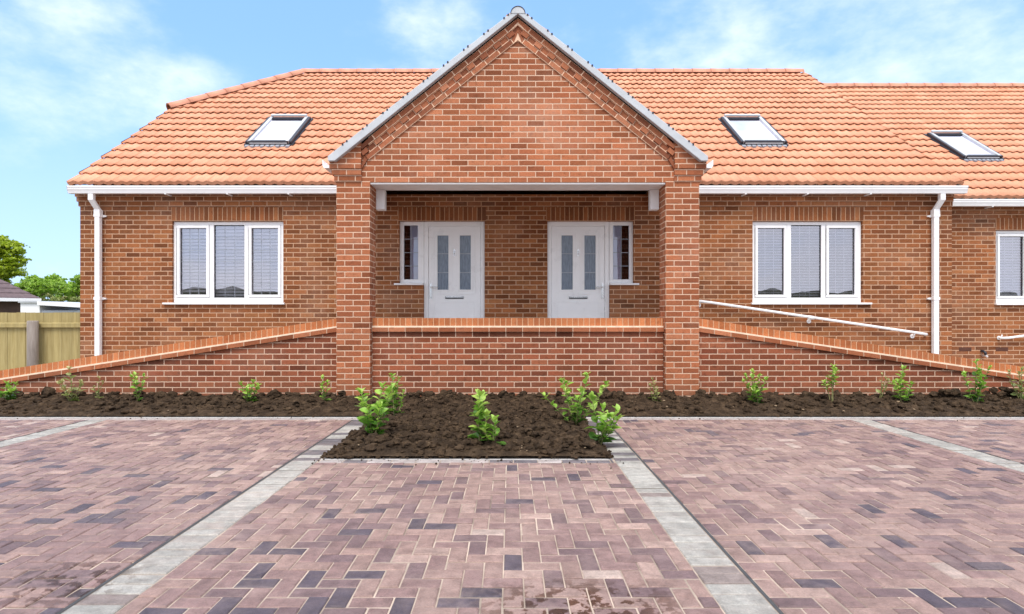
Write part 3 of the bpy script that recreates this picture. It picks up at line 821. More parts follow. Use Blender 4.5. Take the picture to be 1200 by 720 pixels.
# raking courses under the verge: plain, dentil, plain, as real bricks
for s in (-1, 1):
    vc = MB(); sl = math.hypot(1, TG); ux, uz = s / sl, -TG / sl; nx_, nz_ = -s * TG / sl, -1 / sl   # down the slope, and inward from the verge
    base = (CX, AZ + .0)
    def rb(t0, t1, d0, d1, yo, tone):
        P = lambda t, dd: (base[0] + ux * t + nx_ * dd, base[1] + uz * t + nz_ * dd)
        q = [P(t0, d0), P(t1, d0), P(t1, d1), P(t0, d1)]
        if any((pp[0] - CX) * s < -.004 for pp in q): q = [(max(0, (pp[0] - CX) * s) * s + CX, pp[1]) for pp in q]
        if all((pp[0] - CX) * s > kx - .01 for pp in q): return
        q = [(min((pp[0] - CX) * s, kx + .004) * s + CX, pp[1]) for pp in q]
        uv_ = None
        vc.prism(q if s < 0 else q[::-1], 'y', yo, YP + .02, tone=tone)
    T = random.choice
    def tn(): c = T(T_GABLE); k_ = random.uniform(.8, 1.15); return tuple(z * k_ for z in c)
    t = 0
    while t < 3.0: rb(t + .007, t + .216, .004, .064, YP - .043, tn()); t += .225
    t = .04; i = 0
    while t < 3.0:
        rb(t + .006, t + .106, .078, .140, YP - (.04 if i % 2 else .010), tn()); t += .1125; i += 1
    t = .02
    while t < 3.0: rb(t + .007, t + .216, .156, .212, YP - .020, tn()); t += .225
    def mt():
        m, t_, b = new_mat('cut_brick')
        a = t_.node('ShaderNodeAttribute', attribute_name='tone').outputs['Color']; pos = t_.node('ShaderNodeNewGeometry').outputs['Position']
        f_ = t_.noise(pos, 50, 5, .7); k_ = t_.rng(f_, .25, .75, .72, 1.25)
        t_.put(b.inputs['Base Color'], t_.mix(1, a, t_.comb(k_, k_, k_), 'MULTIPLY')); b.inputs['Roughness'].default_value = .9
        t_.put(b.inputs['Normal'], t_.bump(f_, .8, .004)); return m
    if 'cut' not in M: M['cut'] = mt()
    vo = vc.build('raking_course', M['cut'], house)
    P = lambda t, dd: (base[0] + ux * t + nx_ * dd, base[1] + uz * t + nz_ * dd)
    if 'pointing' not in M: M['pointing'] = plain('pointing', (.84, .56, .38), .9, .1, 20)
    for (d0, d1, yo) in ((0, .071, YP - .039), (.0715, .147, YP - .007), (.1475, .219, YP - .016)):
        mm = MB(); e0 = kx - .10
        def X_at(dd): return (e0 + TG / sl * dd) / (1 / sl)          # slope distance where the row meets the kneeler
        q = [(CX, AZ - d0 * sl), P(X_at(d0), d0), P(X_at(d1), d1), (CX, AZ - d1 * sl)]
        mm.prism(q if s < 0 else q[::-1], 'y', yo, YP + .018); mm.build('mortar_bed', M['pointing'], vo)

# white soffit under the gable wall with boxed ends, porch ceiling
s_ = MB(); s_.box(CX - 1.963, CX + 1.963, YP + .012, YP + .40, GZ - .022, GZ - .001)
so_ = s_.build('soffit', M['soffit'], house, bevel=.003)
for s in (-1, 1):
    b_ = MB(); a, b = sorted((CX + s * 1.84, CX + s * 1.958)); b_.box(a, b, YP + .335, YP + .46, GZ - .30, GZ - .023); b_.build('beam_casing', M['soffit'], so_, bevel=.004)
c_ = MB(); c_.box(CX - 2.4, CX + 2.4, YP + .46, YH - .06, 3.21, 3.23); c_.build('porch_ceiling', M['ceiling'], house)
# plastered back of gable
# ---- roofs
DU = Vector((0, math.cos(TH), math.sin(TH)))
slope_len = (RY - EY) / math.cos(TH)
VL, VR = -6.985, 7.15
HIPA = (VL, 12.49, roof_z(12.49)); HIPB = (-4.97, RY, RZ)
ro = tiles('roof', M['tile'], house, (0, EY, EZ), (1, 0, 0), DU, VL, VR, slope_len, .333)
hv = Vector((HIPB[0] - HIPA[0], HIPB[1] - HIPA[1], 0)).normalized()
clip(ro, HIPA, (hv.y, -hv.x, 0))
# hole in the main roof under the porch roof is hidden; deck, rear slope and half hip
dk = MB()
n_ = Vector((0, -math.sin(TH), math.cos(TH)))
def dn(p, k=.03): return tuple(Vector(p) - n_ * k)
dk.face([dn((VL + .01, EY + .02, roof_z(EY + .02))), dn((VR - .01, EY + .02, roof_z(EY + .02))), dn((VR - .01, RY, RZ)), dn((HIPB[0], RY, RZ)), dn(HIPA)])
dk.build('roof_deck', M['black'], ro)
br = MB(); by = 2 * RY - EY
br.face([(VL, by, EZ), (VR, by, EZ), (VR, RY, RZ), (HIPB[0], RY, RZ), (VL, 2 * RY - HIPA[1], HIPA[2])], [(.5, .5)] * 5); br.build('rear_slope', M['tile'], ro)
hx_ = MB(); hx_.face([HIPA, HIPB, (VL, 2 * RY - HIPA[1], HIPA[2])], [(.5, .5)] * 3); hx_.build('half_hip', M['tile'], ro)
rg = MB(); half_round(rg, (HIPB[0] - .05, RY, RZ - .02), (VR - .1, RY, RZ - .02), .125); rg.build('ridge', M['tile_ridge'], ro)
rg = MB(); half_round(rg, (HIPA[0] - .03, HIPA[1] - .03, HIPA[2] - .01), (HIPB[0] + .02, HIPB[1], HIPB[2] + .0), .115); rg.build('hip_tiles', M['tile_ridge'], ro)
for x0, x1 in ((VL + .005, VL + .05), (VR - .05, VR - .005)):      # mortar under the verges
    vg = MB()
    ye = HIPA[1] if x0 < 0 else RY
    vg.prism([(EY + .03, roof_z(EY + .03) - .075), (ye, roof_z(ye) - .075), (ye, roof_z(ye) - .012), (EY + .03, roof_z(EY + .03) - .012)], 'x', x0, x1)
    vg.build('verge_mortar', M['mortar'], ro)
# porch roof
GT = math.atan(TG); GEZ = 3.235; GAZ = GEZ + TG * GH       # eave and apex of porch roof
GY0 = YP - .09
for s in (-1, 1):
    ln = GH / math.cos(GT)
    pr = tiles('porch_roof', M['tile'], house, (CX + s * GH, 0, GEZ), (0, 1, 0), (-s * math.cos(GT), 0, math.sin(GT)), GY0, 12.6, ln, .333)
    nrm = Vector((0, -math.sin(TH), math.cos(TH))); clip(pr, (0, EY, EZ + .0), nrm)
    dk = MB(); dk.face([(CX + s * GH, GY0 + .03, GEZ - .03), (CX, GY0 + .03, GAZ - .03), (CX, 12.3, GAZ - .03), (CX + s * GH, EY + .2, GEZ - .03)]); dk.build('roof_deck', M['black'], pr)
    # verge capping
    vcap = MB(); dpt = .155
    z_e, z_a = GEZ + .055, GAZ + .035
    pts = [(CX + s * (GH + .03), z_e), (CX, z_a), (CX, z_a - .085), (CX + s * (GH - .06), z_e - .062), (CX + s * (GH + .03), z_e - .062)]
    vcap.prism(pts if s > 0 else pts[::-1], 'y', GY0 - .03, GY0 + .05)
    vo = vcap.build('verge_capping', M['pvc_grey'], house, bevel=.006)
    L_ = math.hypot(GH, z_a - z_e)
    i = .28
    while i < L_ - .15:
        f_ = i / L_; x = CX + s * (GH + .03) * (1 - f_); z = z_e + (z_a - z_e) * f_
        for dq in (-.035, .035):
            xx = x - s * dq * math.cos(GT); zz_ = z + dq * math.sin(GT)
            cp = MB(); cp.prism([(xx - .012, zz_ - .014), (xx + .012, zz_ - .014), (xx + .010, zz_ + .012), (xx - .010, zz_ + .012)], 'y', GY0 - .034, GY0 + .0); cp.build('verge_clip', M['dark_grey'], vo)
        i += .333
    # short gutter along the porch eave
    gx = CX + s * (GH + .025)
    gu = MB(); a, b = sorted((gx, gx + s * .115)); zt = GEZ + .035
    gu.prism([(a, zt), (a, zt - .07), (a + .02, zt - .105), (b - .02, zt - .105), (b, zt - .07), (b, zt), (b - .01, zt), (b - .02, zt - .07), (a + .02, zt - .07), (a + .01, zt)], 'y', GY0 + .10, 9.72)
    gu.build('porch_gutter', M['pvc'], house)
    # cheek wall between pillar top and house, closing the porch roof eaves
    ck = MB(); a, b = sorted((CX + s * 2.36, CX + s * 2.14)); ck.box(a, b, YP + .33, YH, GZ - .02, GEZ - .02); ck.build('cheek', M['brick_gable'], house)
rg = MB(); half_round(rg, (CX, GY0 + .03, GAZ - .03), (CX, 12.55, GAZ - .04), .092); rgo = rg.build('porch_ridge', M['tile_ridge'], house)
ec = MB(); ecp = [(CX + .092 * math.cos(math.pi * k / 14), GAZ - .050 + .092 * math.sin(math.pi * k / 14)) for k in range(15)]
ec.prism(ecp[::-1], 'y', GY0 - .036, GY0 + .03); ec.build('ridge_end_cap', M['pvc_grey'], rgo, bevel=.006)
er = MB()
for k in range(14):
    t0, t1 = math.pi * k / 14, math.pi * (k + 1) / 14
    o_ = lambda t, r_: (CX + r_ * math.cos(t), GAZ - .050 + r_ * math.sin(t))
    er.prism([o_(t1, .090), o_(t1, .099), o_(t0, .099), o_(t0, .090)], 'y', GY0 - .041, GY0 + .035)
er.build('ridge_end_rim', M['dark_grey'], rgo)

def gutter(parent, x0, x1, yf, zt, brackets):
    """ogee rainwater gutter"""
    m_ = MB(); zb = zt - .115; w_ = .125
    prof = [(yf, zt), (yf, zt - .022), (yf + .008, zt - .030), (yf + .008, zt - .050), (yf + .022, zt - .085), (yf + .03, zb), (yf + w_ - .02, zb), (yf + w_, zb + .03), (yf + w_, zt), (yf + w_ - .008, zt), (yf + w_ - .012, zb + .035), (yf + w_ - .03, zb + .012), (yf + .04, zb + .012), (yf + .014, zt - .01), (yf + .01, zt)]
    m_.prism(prof, 'x', x0, x1)
    for xe in (x0, x1):
        if xe in brackets: continue
        m_.prism(prof[:9], 'x', xe - .004, xe + .004)
    g_ = m_.build('gutter', M['pvc'], parent)
    for x in brackets:
        b_ = MB(); b_.box(x - .014, x + .014, yf + .03, yf + .2, zb - .016, zb - .002); b_.build('gutter_bracket', M['pvc'], g_)
    return g_
GUY, GUZ = 9.535, 3.25
gutter(house, X(78, GUY), XPL + .0, GUY, GUZ, [X(p, GUY) for p in (192, 265, 337)])
gutter(house, XPR - .0, X(1135, GUY), GUY, GUZ, [X(p, GUY) for p in (875, 948, 1022)])

def downpipe(parent, px_top, px_low, py_bot):
    Yp = YH - .075; xt, xl = X(px_top, Yp), X(px_low, Yp); zt = GUZ - .115
    m_ = MB(); w_ = .036
    def sq(p0, p1):
        # square pipe section between two points
        pass
    ch = [(xt, GUY + .07, zt + .01), (xt, GUY + .07, zt - .10), (xl, Yp, zt - .24), (xl, Yp, Z(py_bot, Yp))]
    vs = []
    for (x, y, z) in ch:
        for (dx, dy) in ((-1, -1), (1, -1), (1, 1), (-1, 1)): vs.append((x + dx * w_ * 1.12, y + dy * w_, z))
    fs = [(0, 3, 2, 1), (12, 13, 14, 15)]
    for i in range(3):
        for k in range(4): fs.append((i * 4 + k, i * 4 + (k + 1) % 4, (i + 1) * 4 + (k + 1) % 4, (i + 1) * 4 + k))
    m_.indexed(vs, fs)
    o = m_.build('downpipe', M['pvc'], parent, bevel=.007)
    for z in (zt - .33, Z(350, Yp)):
        c_ = MB(); c_.box(xl - .05, xl + .05, Yp - w_ - .006, YH - .003, z - .022, z + .022)
        sgn = 1 if px_low < 600 else -1
        a, b = sorted((xl + sgn * .05, xl + sgn * .09)); c_.box(a, b, YH - .03, YH - .002, z - .012, z + .012)
        c_.build('pipe_clip', M['pvc'], o)
    so2 = MB(); so2.box(xl - .048, xl + .048, Yp - w_ - .008, Yp + w_ + .008, zt - .31, zt - .235); so2.build('pipe_socket', M['pvc'], o, bevel=.006)
downpipe(house, 113, 115.2, 424); downpipe(house, 1098, 1096, 424)

def skylight(parent, org, x0, x1, s0, s1):
    """roof window: grey flashing, white-lined frame, white panel behind the glass imitating reflected sky"""
    oz = lambda x, s, h: tuple(Vector((x, org[0], org[1])) + DU * s + n_ * h)
    def slab(m_, a, b, c, e_, h0, h1):
        v = [oz(a, c, h0), oz(b, c, h0), oz(b, e_, h0), oz(a, e_, h0), oz(a, c, h1), oz(b, c, h1), oz(b, e_, h1), oz(a, e_, h1)]
        m_.indexed(v, [(0, 3, 2, 1), (4, 5, 6, 7), (0, 1, 5, 4), (1, 2, 6, 5), (2, 3, 7, 6), (3, 0, 4, 7)])
    fl = MB(); slab(fl, x0 - .07, x1 + .07, s0 - .03, s1 + .05, 0, .056); slab(fl, x0 - .045, x0 - .002, s0, s1, .057, .105); slab(fl, x1 + .002, x1 + .045, s0, s1, .057, .105); so = fl.build('skylight', M['dark_grey'], parent, bevel=.004)
    fa = MB()
    # pleated lead apron below the window
    nq = 9
    for i in range(nq):
        a = x0 - .04 + (x1 - x0 + .08) * i / nq; b = a + (x1 - x0 + .08) / nq
        slab(fa, a + .004, b - .02, s0 - .10, s0 - .03, .02, .053)
    fa.build('apron', M['lead'], so)
    fr = MB()
    slab(fr, x0, x0 + .055, s0, s1, .057, .112); slab(fr, x1 - .055, x1, s0, s1, .057, .118); slab(fr, x0 + .056, x1 - .056, s0 + .055, s0 + .10, .057, .100)
    fr.build('skylight_frame', M['pvc_grey'], so, bevel=.006)
    tp = MB(); slab(tp, x0 + .02, x1 - .02, s1 - .05, s1 + .02, .119, .150); tp.build('cover', M['pvc_grey'], so, bevel=.005); tp = MB(); slab(tp, x0 + .03, x1 - .03, s0 - .02, s0 + .02, .06, .085); tp.build('cover', M['pvc_grey'], so, bevel=.005)
    dk_ = MB(); slab(dk_, x0 + .056, x1 - .056, s1 - .12, s1 - .05, .057, .112); dk_.build('top_cover', M['dark_grey'], so); dk_ = MB(); slab(dk_, x0 + .01, x1 - .01, s0 - .012, s0 + .05, .058, .112); dk_.build('bottom_cover', M['dark_grey'], so, bevel=.005)
    pa = MB(); slab(pa, x0 + .056, x1 - .056, s0 + .10, s1 - .12, .060, .082); pa.build('sky_white_panel', M['skylight_white'], so)  # white panel in place of the sky mirrored by the glass
    gl = MB(); gl.face([oz(x0 + .056, s0 + .10, .09), oz(x1 - .056, s0 + .10, .09), oz(x1 - .056, s1 - .12, .09), oz(x0 + .056, s1 - .12, .09)]); gl.build('pane', M['glass_roof'], so)
    return so
def S(y): return (y - EY) / math.cos(TH)
tag(skylight(house, (EY, EZ), -4.66, -3.93, S(10.80), S(11.86)), 'roof window left of the porch gable')
tag(skylight(house, (EY, EZ), 4.14, 4.87, S(10.80), S(11.86)), 'roof window right of the porch gable')

# ================================================================== NEXT HOUSE IN THE TERRACE
nb = thing('terraced_bungalow', 'set back red brick bungalow with orange tiled roof cut off by the right edge', 'house', (9.8, 10.72, 0))
YR = 10.72; EY2, EZ2 = 10.47, 3.245; RY2 = 15.66; RZ2 = EZ2 + tan_m * (RY2 - EY2)
NX0, NX1 = 7.14, 16.5
WN = (X(1167, YR), X(1167, YR) + 1.79, Z(357.6, YR), Z(269.8, YR))
w = MB(); wall_xz(w, NX0, NX1, -.1, 3.14, YR, [WN], .3)
B2 = 2 * RY2 - YR
w.prism([(YR + .3, -.1), (B2, -.1), (B2, 3.1), (RY2, RZ2 - .12), (YR + .3, EZ2 + tan_m * (YR + .3 - EY2) - .1)], 'x', NX1 - .3, NX1)
w.box(NX0, NX1, B2, B2 + .02, -.1, 3.1)
w.build('wall', M['brick_house'], nb, uvoff=(.1, .01))
e = MB()
for (z0, z1, pr) in ((2.93, 3.005, .018), (3.005, 3.08, .036), (3.08, 3.17, .05)): e.box(NX0 + .0, NX1, YR - pr, YR + .28, z0, z1)
e.build('eaves_course', M['brick_house'], nb, uvoff=(.03, .01))
s = MB(); s.box(WN[0] - .01, WN[1] + .01, YR - .004, YR + .1, WN[3] + .002, WN[3] + .222); s.build('soldier_course', M['brick_soldier'], nb, uvoff=(-WN[0], -WN[3] - .004))
r_ = MB(); r_.box(WN[0] - .3, WN[1] + .3, YR + .31, YR + 2.6, FLOOR, 2.9, skip='f'); r_.build('room', M['room'], nb)
casement(nb, WN, YR, (.03, .05), .048, .95)
def air_brick(px, py):
    a = MB(); x, z = X(px, YR), Z(py, YR); a.box(x - .108, x + .108, YR - .004, YR + .05, z - .033, z + .033)
    for i in range(7): a.box(x - .095 + i * .029, x - .078 + i * .029, YR - .0065, YR - .0035, z - .022, z + .022)
    a.build('air_brick', M['air'], nb)
M['air'] = plain('air_brick_clay', (.105, .038, .022), .8, .25, 25)
air_brick(1131, 409.5); air_brick(1174, 409.5)
op = MB(); x, z = X(1150, YR), Z(413, YR)
op.tube([(x, YR + .02, z + .02), (x, YR - .05, z + .02), (x, YR - .09, z - .0), (x, YR - .10, z - .04)], .022, 10); op.build('overflow_pipe', M['dark_grey'], nb)
op = MB(); op.tube([(x + .02, YR + .02, z - .06), (x + .02, YR - .07, z - .05), (x + .03, YR - .10, z - .075)], .017, 9); op.build('waste_pipe', M['pvc'], nb)
ro2 = tiles('roof', M['tile'], nb, (0, EY2, EZ2), (1, 0, 0), DU, NX0 + .01, NX1 + .1, (RY2 - EY2) / math.cos(TH), .333)
dk = MB(); dk.face([dn((NX0 + .02, EY2 + .02, EZ2)), dn((NX1, EY2 + .02, EZ2)), dn((NX1, RY2, RZ2)), dn((NX0 + .02, RY2, RZ2))]); dk.build('roof_deck', M['black'], ro2)
br = MB(); br.face([(NX0, 2 * RY2 - EY2, EZ2), (NX1, 2 * RY2 - EY2, EZ2), (NX1, RY2, RZ2), (NX0, RY2, RZ2)], [(.5, .5)] * 4); br.build('rear_slope', M['tile'], ro2)
rg = MB(); half_round(rg, (NX0 - .1, RY2, RZ2 - .02), (NX1, RY2, RZ2 - .02), .125); rg.build('ridge', M['tile_ridge'], ro2)
gutter(nb, X(1117.4, 10.445), NX1, 10.445, 3.215, [X(1165, 10.45), 9.6, 11])
skylight(nb, (EY2, EZ2), 8.80, 9.48, (11.76 - EY2) / math.cos(TH), (12.78 - EY2) / math.cos(TH))

# ================================================================== HANDRAILS
def handrail(label, pts, Yw, flanges):
    t = thing('handrail', label, 'handrail', (pts[0][0], Yw - .06, 0), 'white handrails fixed along the brick walls')
    m_ = MB(); m_.tube(pts, .0215, 12); m_.build('rail', M['pvc'], t)
    for (x, z) in flanges:
        b_ = MB(); b_.tube([(x, Yw - .075, z - .005), (x, Yw - .055, z - .05), (x, Yw - .002, z - .06)], .011, 8)
        b_.tube([(x, Yw - .012, z - .06), (x, Yw - .001, z - .06)], .035, 12); b_.build('bracket', M['pvc'], t)
    return t
yr = YH - .075
P0, P1 = (X(815, yr), Z(352.6, yr)), (X(1083, yr), Z(391.5, yr))
lerp = lambda a, b, t: a + (b - a) * t
fl = [(lerp(P0[0], P1[0], t), lerp(P0[1], P1[1], t)) for t in (.02, .505, .96)]
hr = handrail('long white handrail sloping down to the right below the window right of the porch', [(P0[0], yr, P0[1]), (P0[0] + .25, yr, P0[1] - .03), (P1[0], yr, P1[1]), (P1[0] + .05, yr + .02, P1[1] - .008), (P1[0] + .06, YH - .004, P1[1] - .01)], YH, fl)
cl_ = MB(); dv = Vector((P1[0] - P0[0], 0, P1[1] - P0[1])).normalized(); c0 = Vector((fl[1][0], yr, fl[1][1]))
cl_.tube([c0 - dv * .05, c0 + dv * .05], .03, 12); cl_.build('collar', M['pvc'], hr)
yr2 = YR - .075
Q0, Q1 = (X(1174, yr2), Z(396.3, yr2)), (X(1330, yr2), Z(376, yr2))
handrail('short end of a white handrail rising out of frame on the set back wall', [(Q0[0], YR - .004, Q0[1]), (Q0[0], yr2 + .02, Q0[1]), (Q0[0] + .04, yr2, Q0[1]), (Q0[0] + .13, yr2, Q0[1] + .004), (Q1[0], yr2, Q1[1])], YR, [(Q0[0] + .005, Q0[1] + .06), (lerp(Q0[0], Q1[0], .6), lerp(Q0[1], Q1[1], .6))])

# ================================================================== FENCE
YF = 10.0
fe = thing('fence', 'low close boarded timber fence left of the house behind the sloping wall', 'fence', (-9, YF, 0))
b = MB(); x = -12.5; zt = Z(366.5, YF)
while x < XL - .02:
    w_ = min(.148, XL - .004 - x); dz = random.uniform(-.004, .004); yy = YF + random.uniform(-.004, .004)
    b.prism([(x, yy), (x + w_, yy), (x + w_, yy + .012), (x, yy + .022)], 'z', -.1, zt + dz); x += .150
b.build('fence_panel', M['fence'], fe)
for z in (Z(381, YF), .25):
    r_ = MB(); r_.prism([(YF - .045, z - .04), (YF - .045, z + .025), (YF - .006, z + .04), (YF - .006, z - .045)], 'x', -12.5, XL - .006); r_.build('fence_rail', M['fence'], fe)
for px in (38.5, -190):
    p = MB(); yq = YF - .13; xc = X(px, yq); zt2 = Z(376, yq); seg = 14
    p.tube([(xc, yq, -.1), (xc, yq, zt2 - .015), (xc, yq, zt2)], [.083, .080, .070], seg); p.build('fence_post', M['post'], fe)

# ================================================================== BACKGROUND LEFT
nh = thing('neighbour_bungalow', 'brown tiled bungalow behind the fence at the left edge', 'house', (-33, 38, 0))
YB = 36.0
zg = Z(350, YB); xr = X(47, YB)
class RB(MB):                                              # the house stands turned about its near eaves corner
    def build(s, *k, **q):
        c, sn = math.cos(R(44)), math.sin(R(44))
        s.v = [(xr + (x - xr) * c - (y - YB) * sn, YB + (x - xr) * sn + (y - YB) * c, z) for x, y, z in s.v]
        return MB.build(s, *k, **q)
hw = RB(); hw.box(xr - 12, xr - .55, YB + .5, YB + 8, -.1, zg + .05); hw.build('wall', plain('dark_brick', (.10, .06, .045), .9, .25, 4), nh)
rf = RB(); ap = (xr - 5.2, YB + 4.2, zg + 3.4); bx = xr - 12.5
rows = 12
def hipq(f0, f1):
    L0 = (xr - .0 - 5.2 * f0, YB + 4.2 * f0, zg + 3.4 * f0); L1 = (xr - 5.2 * f1, YB + 4.2 * f1, zg + 3.4 * f1)
    return L0, L1
for i in range(rows):
    f0, f1 = i / rows, (i + 1) / rows; A, B_ = hipq(f0, f1); k = .05
    rf.face([(bx, A[1], A[2] + k), (A[0], A[1], A[2] + k), (B_[0], B_[1], B_[2]), (bx, B_[1], B_[2])]); rf.face([(bx, A[1], A[2]), (A[0], A[1], A[2]), (A[0], A[1], A[2] + k), (bx, A[1], A[2] + k)])
    rf.face([(A[0], A[1], A[2] + k), (A[0], YB + 8.4 - 4.2 * f0, A[2] + k), (B_[0], YB + 8.4 - 4.2 * f1, B_[2]), (B_[0], B_[1], B_[2])])
rf.face([(bx, YB + 8.4, zg), (xr, YB + 8.4, zg), ap, (bx, ap[1], ap[2])])
rf.build('roof', M['tile_brown'], nh)
gt = RB(); gt.box(bx, xr + .05, YB - .12, YB + .02, zg - .19, zg - .0); gt.build('gutter', M['pvc'], nh)
so3 = RB(); so3.box(bx, xr, YB + .02, YB + .5, zg - .2, zg - .16); so3.build('soffit', M['soffit'], nh)
dp = RB(); dp.tube([(xr - 2.0, YB - .05, zg - .19), (xr - 2.0, YB - .02, zg - .34), (xr - 2.5, YB + .43, zg - .55), (xr - 2.5, YB + .43, 0)], .085, 8); dp.build('downpipe', M['pvc'], nh)
# low white outbuilding
Yg = 31.0
gr = thing('outbuilding', 'low white flat roofed outbuilding behind the fence beside the brown bungalow', 'shed', (X(60, Yg), Yg + 2, 0))
o = MB(); a, b_, c, e_ = X(24, Yg), X(46.5, Yg), X(92, Yg), Z(354.5, Yg)
o.box(a, b_, Yg, Yg + 3.5, -.1, e_ - .02); o.build('wall', M['pvc'], gr)
o = MB(); o.prism([(b_ - .02, e_ - .14), (c + 1.2, Z(362.0, Yg)), (c + 1.2, Z(357.5, Yg)), (b_ - .02, e_ + .05)], 'y', Yg - .15, Yg + 3.6); o.build('fascia', M['pvc'], gr)
o = MB(); o.box(a - .05, b_ + .05, Yg - .1, Yg + 3.55, e_ - .02, e_ + .07); o.build('roof', M['pvc_grey'], gr)
o = MB(); o.box(b_ + .01, c + 1.1, Yg + .1, Yg + 3.5, -.1, Z(364, Yg)); o.build('side_wall', M['pvc_grey'], gr)
o = MB(); o.box(X(49, Yg), X(85, Yg), Yg + .05, Yg + .12, Z(374, Yg), Z(365.5, Yg)); o.build('window', M['lead'], gr)

def crown(name, m, parent, blobs, n, size, shell=.55):
    mb = MB()
    for (cx, cy, cz, rx, ry, rz, wgt) in blobs:
        cnt = int(n * wgt)
        cl = [(Vector((random.gauss(0, 1), random.gauss(0, 1), random.gauss(0, 1))).normalized() * random.uniform(shell, 1), random.uniform(.16, .34)) for _ in range(max(6, cnt // 45))]
        for _ in range(cnt):
            c, cr = random.choice(cl)
            p = c + Vector((random.gauss(0, 1), random.gauss(0, 1), random.gauss(0, .7))) * cr * .5
            q = Vector((cx + p.x * rx, cy + p.y * ry, cz + p.z * rz))
            a = Vector((random.gauss(0, 1), random.gauss(0, 1), random.gauss(0, .6))).normalized(); b = a.cross(Vector((random.gauss(0, 1), random.gauss(0, 1), random.gauss(0, 1)))).normalized()
            s_ = size * random.uniform(.5, 1.2)
            mb.face([q - a * s_, q - b * s_ * .45, q + a * s_, q + b * s_ * .45], tone=min(1, max(0, random.gauss(.52, .24))))
    return mb.build(name, m, parent, weld=False)
def trunk(parent, x, y, h, r, limbs):
    mb = MB(); mb.tube([(x, y, -.1), (x + .05, y, h * .5), (x, y, h)], [r, r * .75, r * .5], 9)
    for (ex, ey, ez) in limbs: mb.tube([(x, y, h * .7), ((x + ex) / 2 + random.uniform(-.2, .2), (y + ey) / 2, (h * .8 + ez) / 2 + .2), (ex, ey, ez)], [r * .45, r * .3, r * .1], 6)
    mb.build('trunk', M['bark'], parent)
YT = 46.0; q = YT / F
tx, tz = X(-28, YT), Z(322, YT)
t1 = thing('broadleaf_tree', 'large yellow-green tree rising behind the brown bungalow at the left edge', 'tree', (tx, YT, 0))
blobs = []
for i in range(15):
    a = random.uniform(0, 6.28); rr = random.uniform(.2, 1); blobs.append((tx + math.cos(a) * rr * 2.2, YT + math.sin(a) * rr * 2, tz + random.uniform(-1.3, 1.5) * (1.15 - rr * .5), 1.35, 1.3, .8, 1 / 15))
blobs += [(X(17, YT), YT, Z(306, YT), .9, 1, .45, .06), (X(9, YT), YT, Z(292, YT), 1.0, 1, .55, .08), (X(13, YT), YT - .5, Z(318, YT), .8, 1, .45, .05), (X(-3, YT), YT, Z(284, YT), 1.0, 1, .5, .07)]
crown('crown', M['tree_leaf'], t1, blobs, 30000, .15)
trunk(t1, tx, YT, 3.4, .28, [(b[0], b[1], b[2]) for b in blobs])
for (px0, px1, top, YY, lab) in ((16, 58, 320, 52, 'leafy green tree directly right of the brown bungalow roof'), (50, 86, 318, 55, 'green tree with bare lower branches behind the white outbuilding'), (82, 120, 322, 50, 'green tree half hidden by the house corner')):
    xc = X((px0 + px1) / 2, YY); hwid = (px1 - px0) / 2 * YY / F
    t = thing('broadleaf_tree', lab, 'tree', (xc, YY, 0), None)
    bl = []
    for i in range(9): bl.append((xc + random.uniform(-1, 1) * hwid * .8, YY + random.uniform(-1, 1), Z(random.uniform(top + 5, top + 23), YY), hwid * .42, 1, .62, 1 / 9))
    for i in range(4): bl.append((xc + random.uniform(-1, 1) * hwid * .9, YY + random.uniform(-1, 1), Z(random.uniform(top + 22, top + 34), YY), hwid * .35, 1, .55, .035))
    crown('crown', M['hedge_leaf'], t, bl, 9000, .14)
    trunk(t, xc, YY, 2.1, .16, [(b[0], b[1], b[2]) for b in bl])
hd = MB()
hedge = thing('hedge', 'pale brown-green hedge line under the trees behind the outbuilding', 'hedge', (X(70, 48), 48, 0))
crown('foliage', M['pale_leaf'], hedge, [(X(p, 48), 48, Z(354 + random.uniform(-3, 6), 48), .95, .8, .75, 1 / 14) for p in range(18, 125, 8)], 6500, .13, .2)

tlm = MB(); prev = None                                    # unseen dark ridge added for pane reflections, standing for low houses opposite
for i in range(161):
    x = -40 + i * .5; hh = 3.05 + .55 * noise.noise(Vector((x * .16, 2.2, 0))) + .3 * noise.noise(Vector((x * .6, 5, 1))) + .12 * noise.noise(Vector((x * 2.3, 1, 4)))
    dd = .5 * noise.noise(Vector((x * .5, 9, 3)))
    row = [(x, -25.6 + dd, -.1), (x, -25.2 + dd, hh * .5), (x, -26.2 + dd, hh), (x, -27.4, hh * .6), (x, -27.4, -.1)]
    if prev:
        for j in range(4): tlm.face([prev[j], row[j], row[j + 1], prev[j + 1]], smooth=True)
    prev = row
M['far_green'] = plain('far_green', (.06, .062, .035), .9, .6, 3)
tl = tlm.build('reflected_skyline', M['far_green'])
tag(tl, kind='stuff')
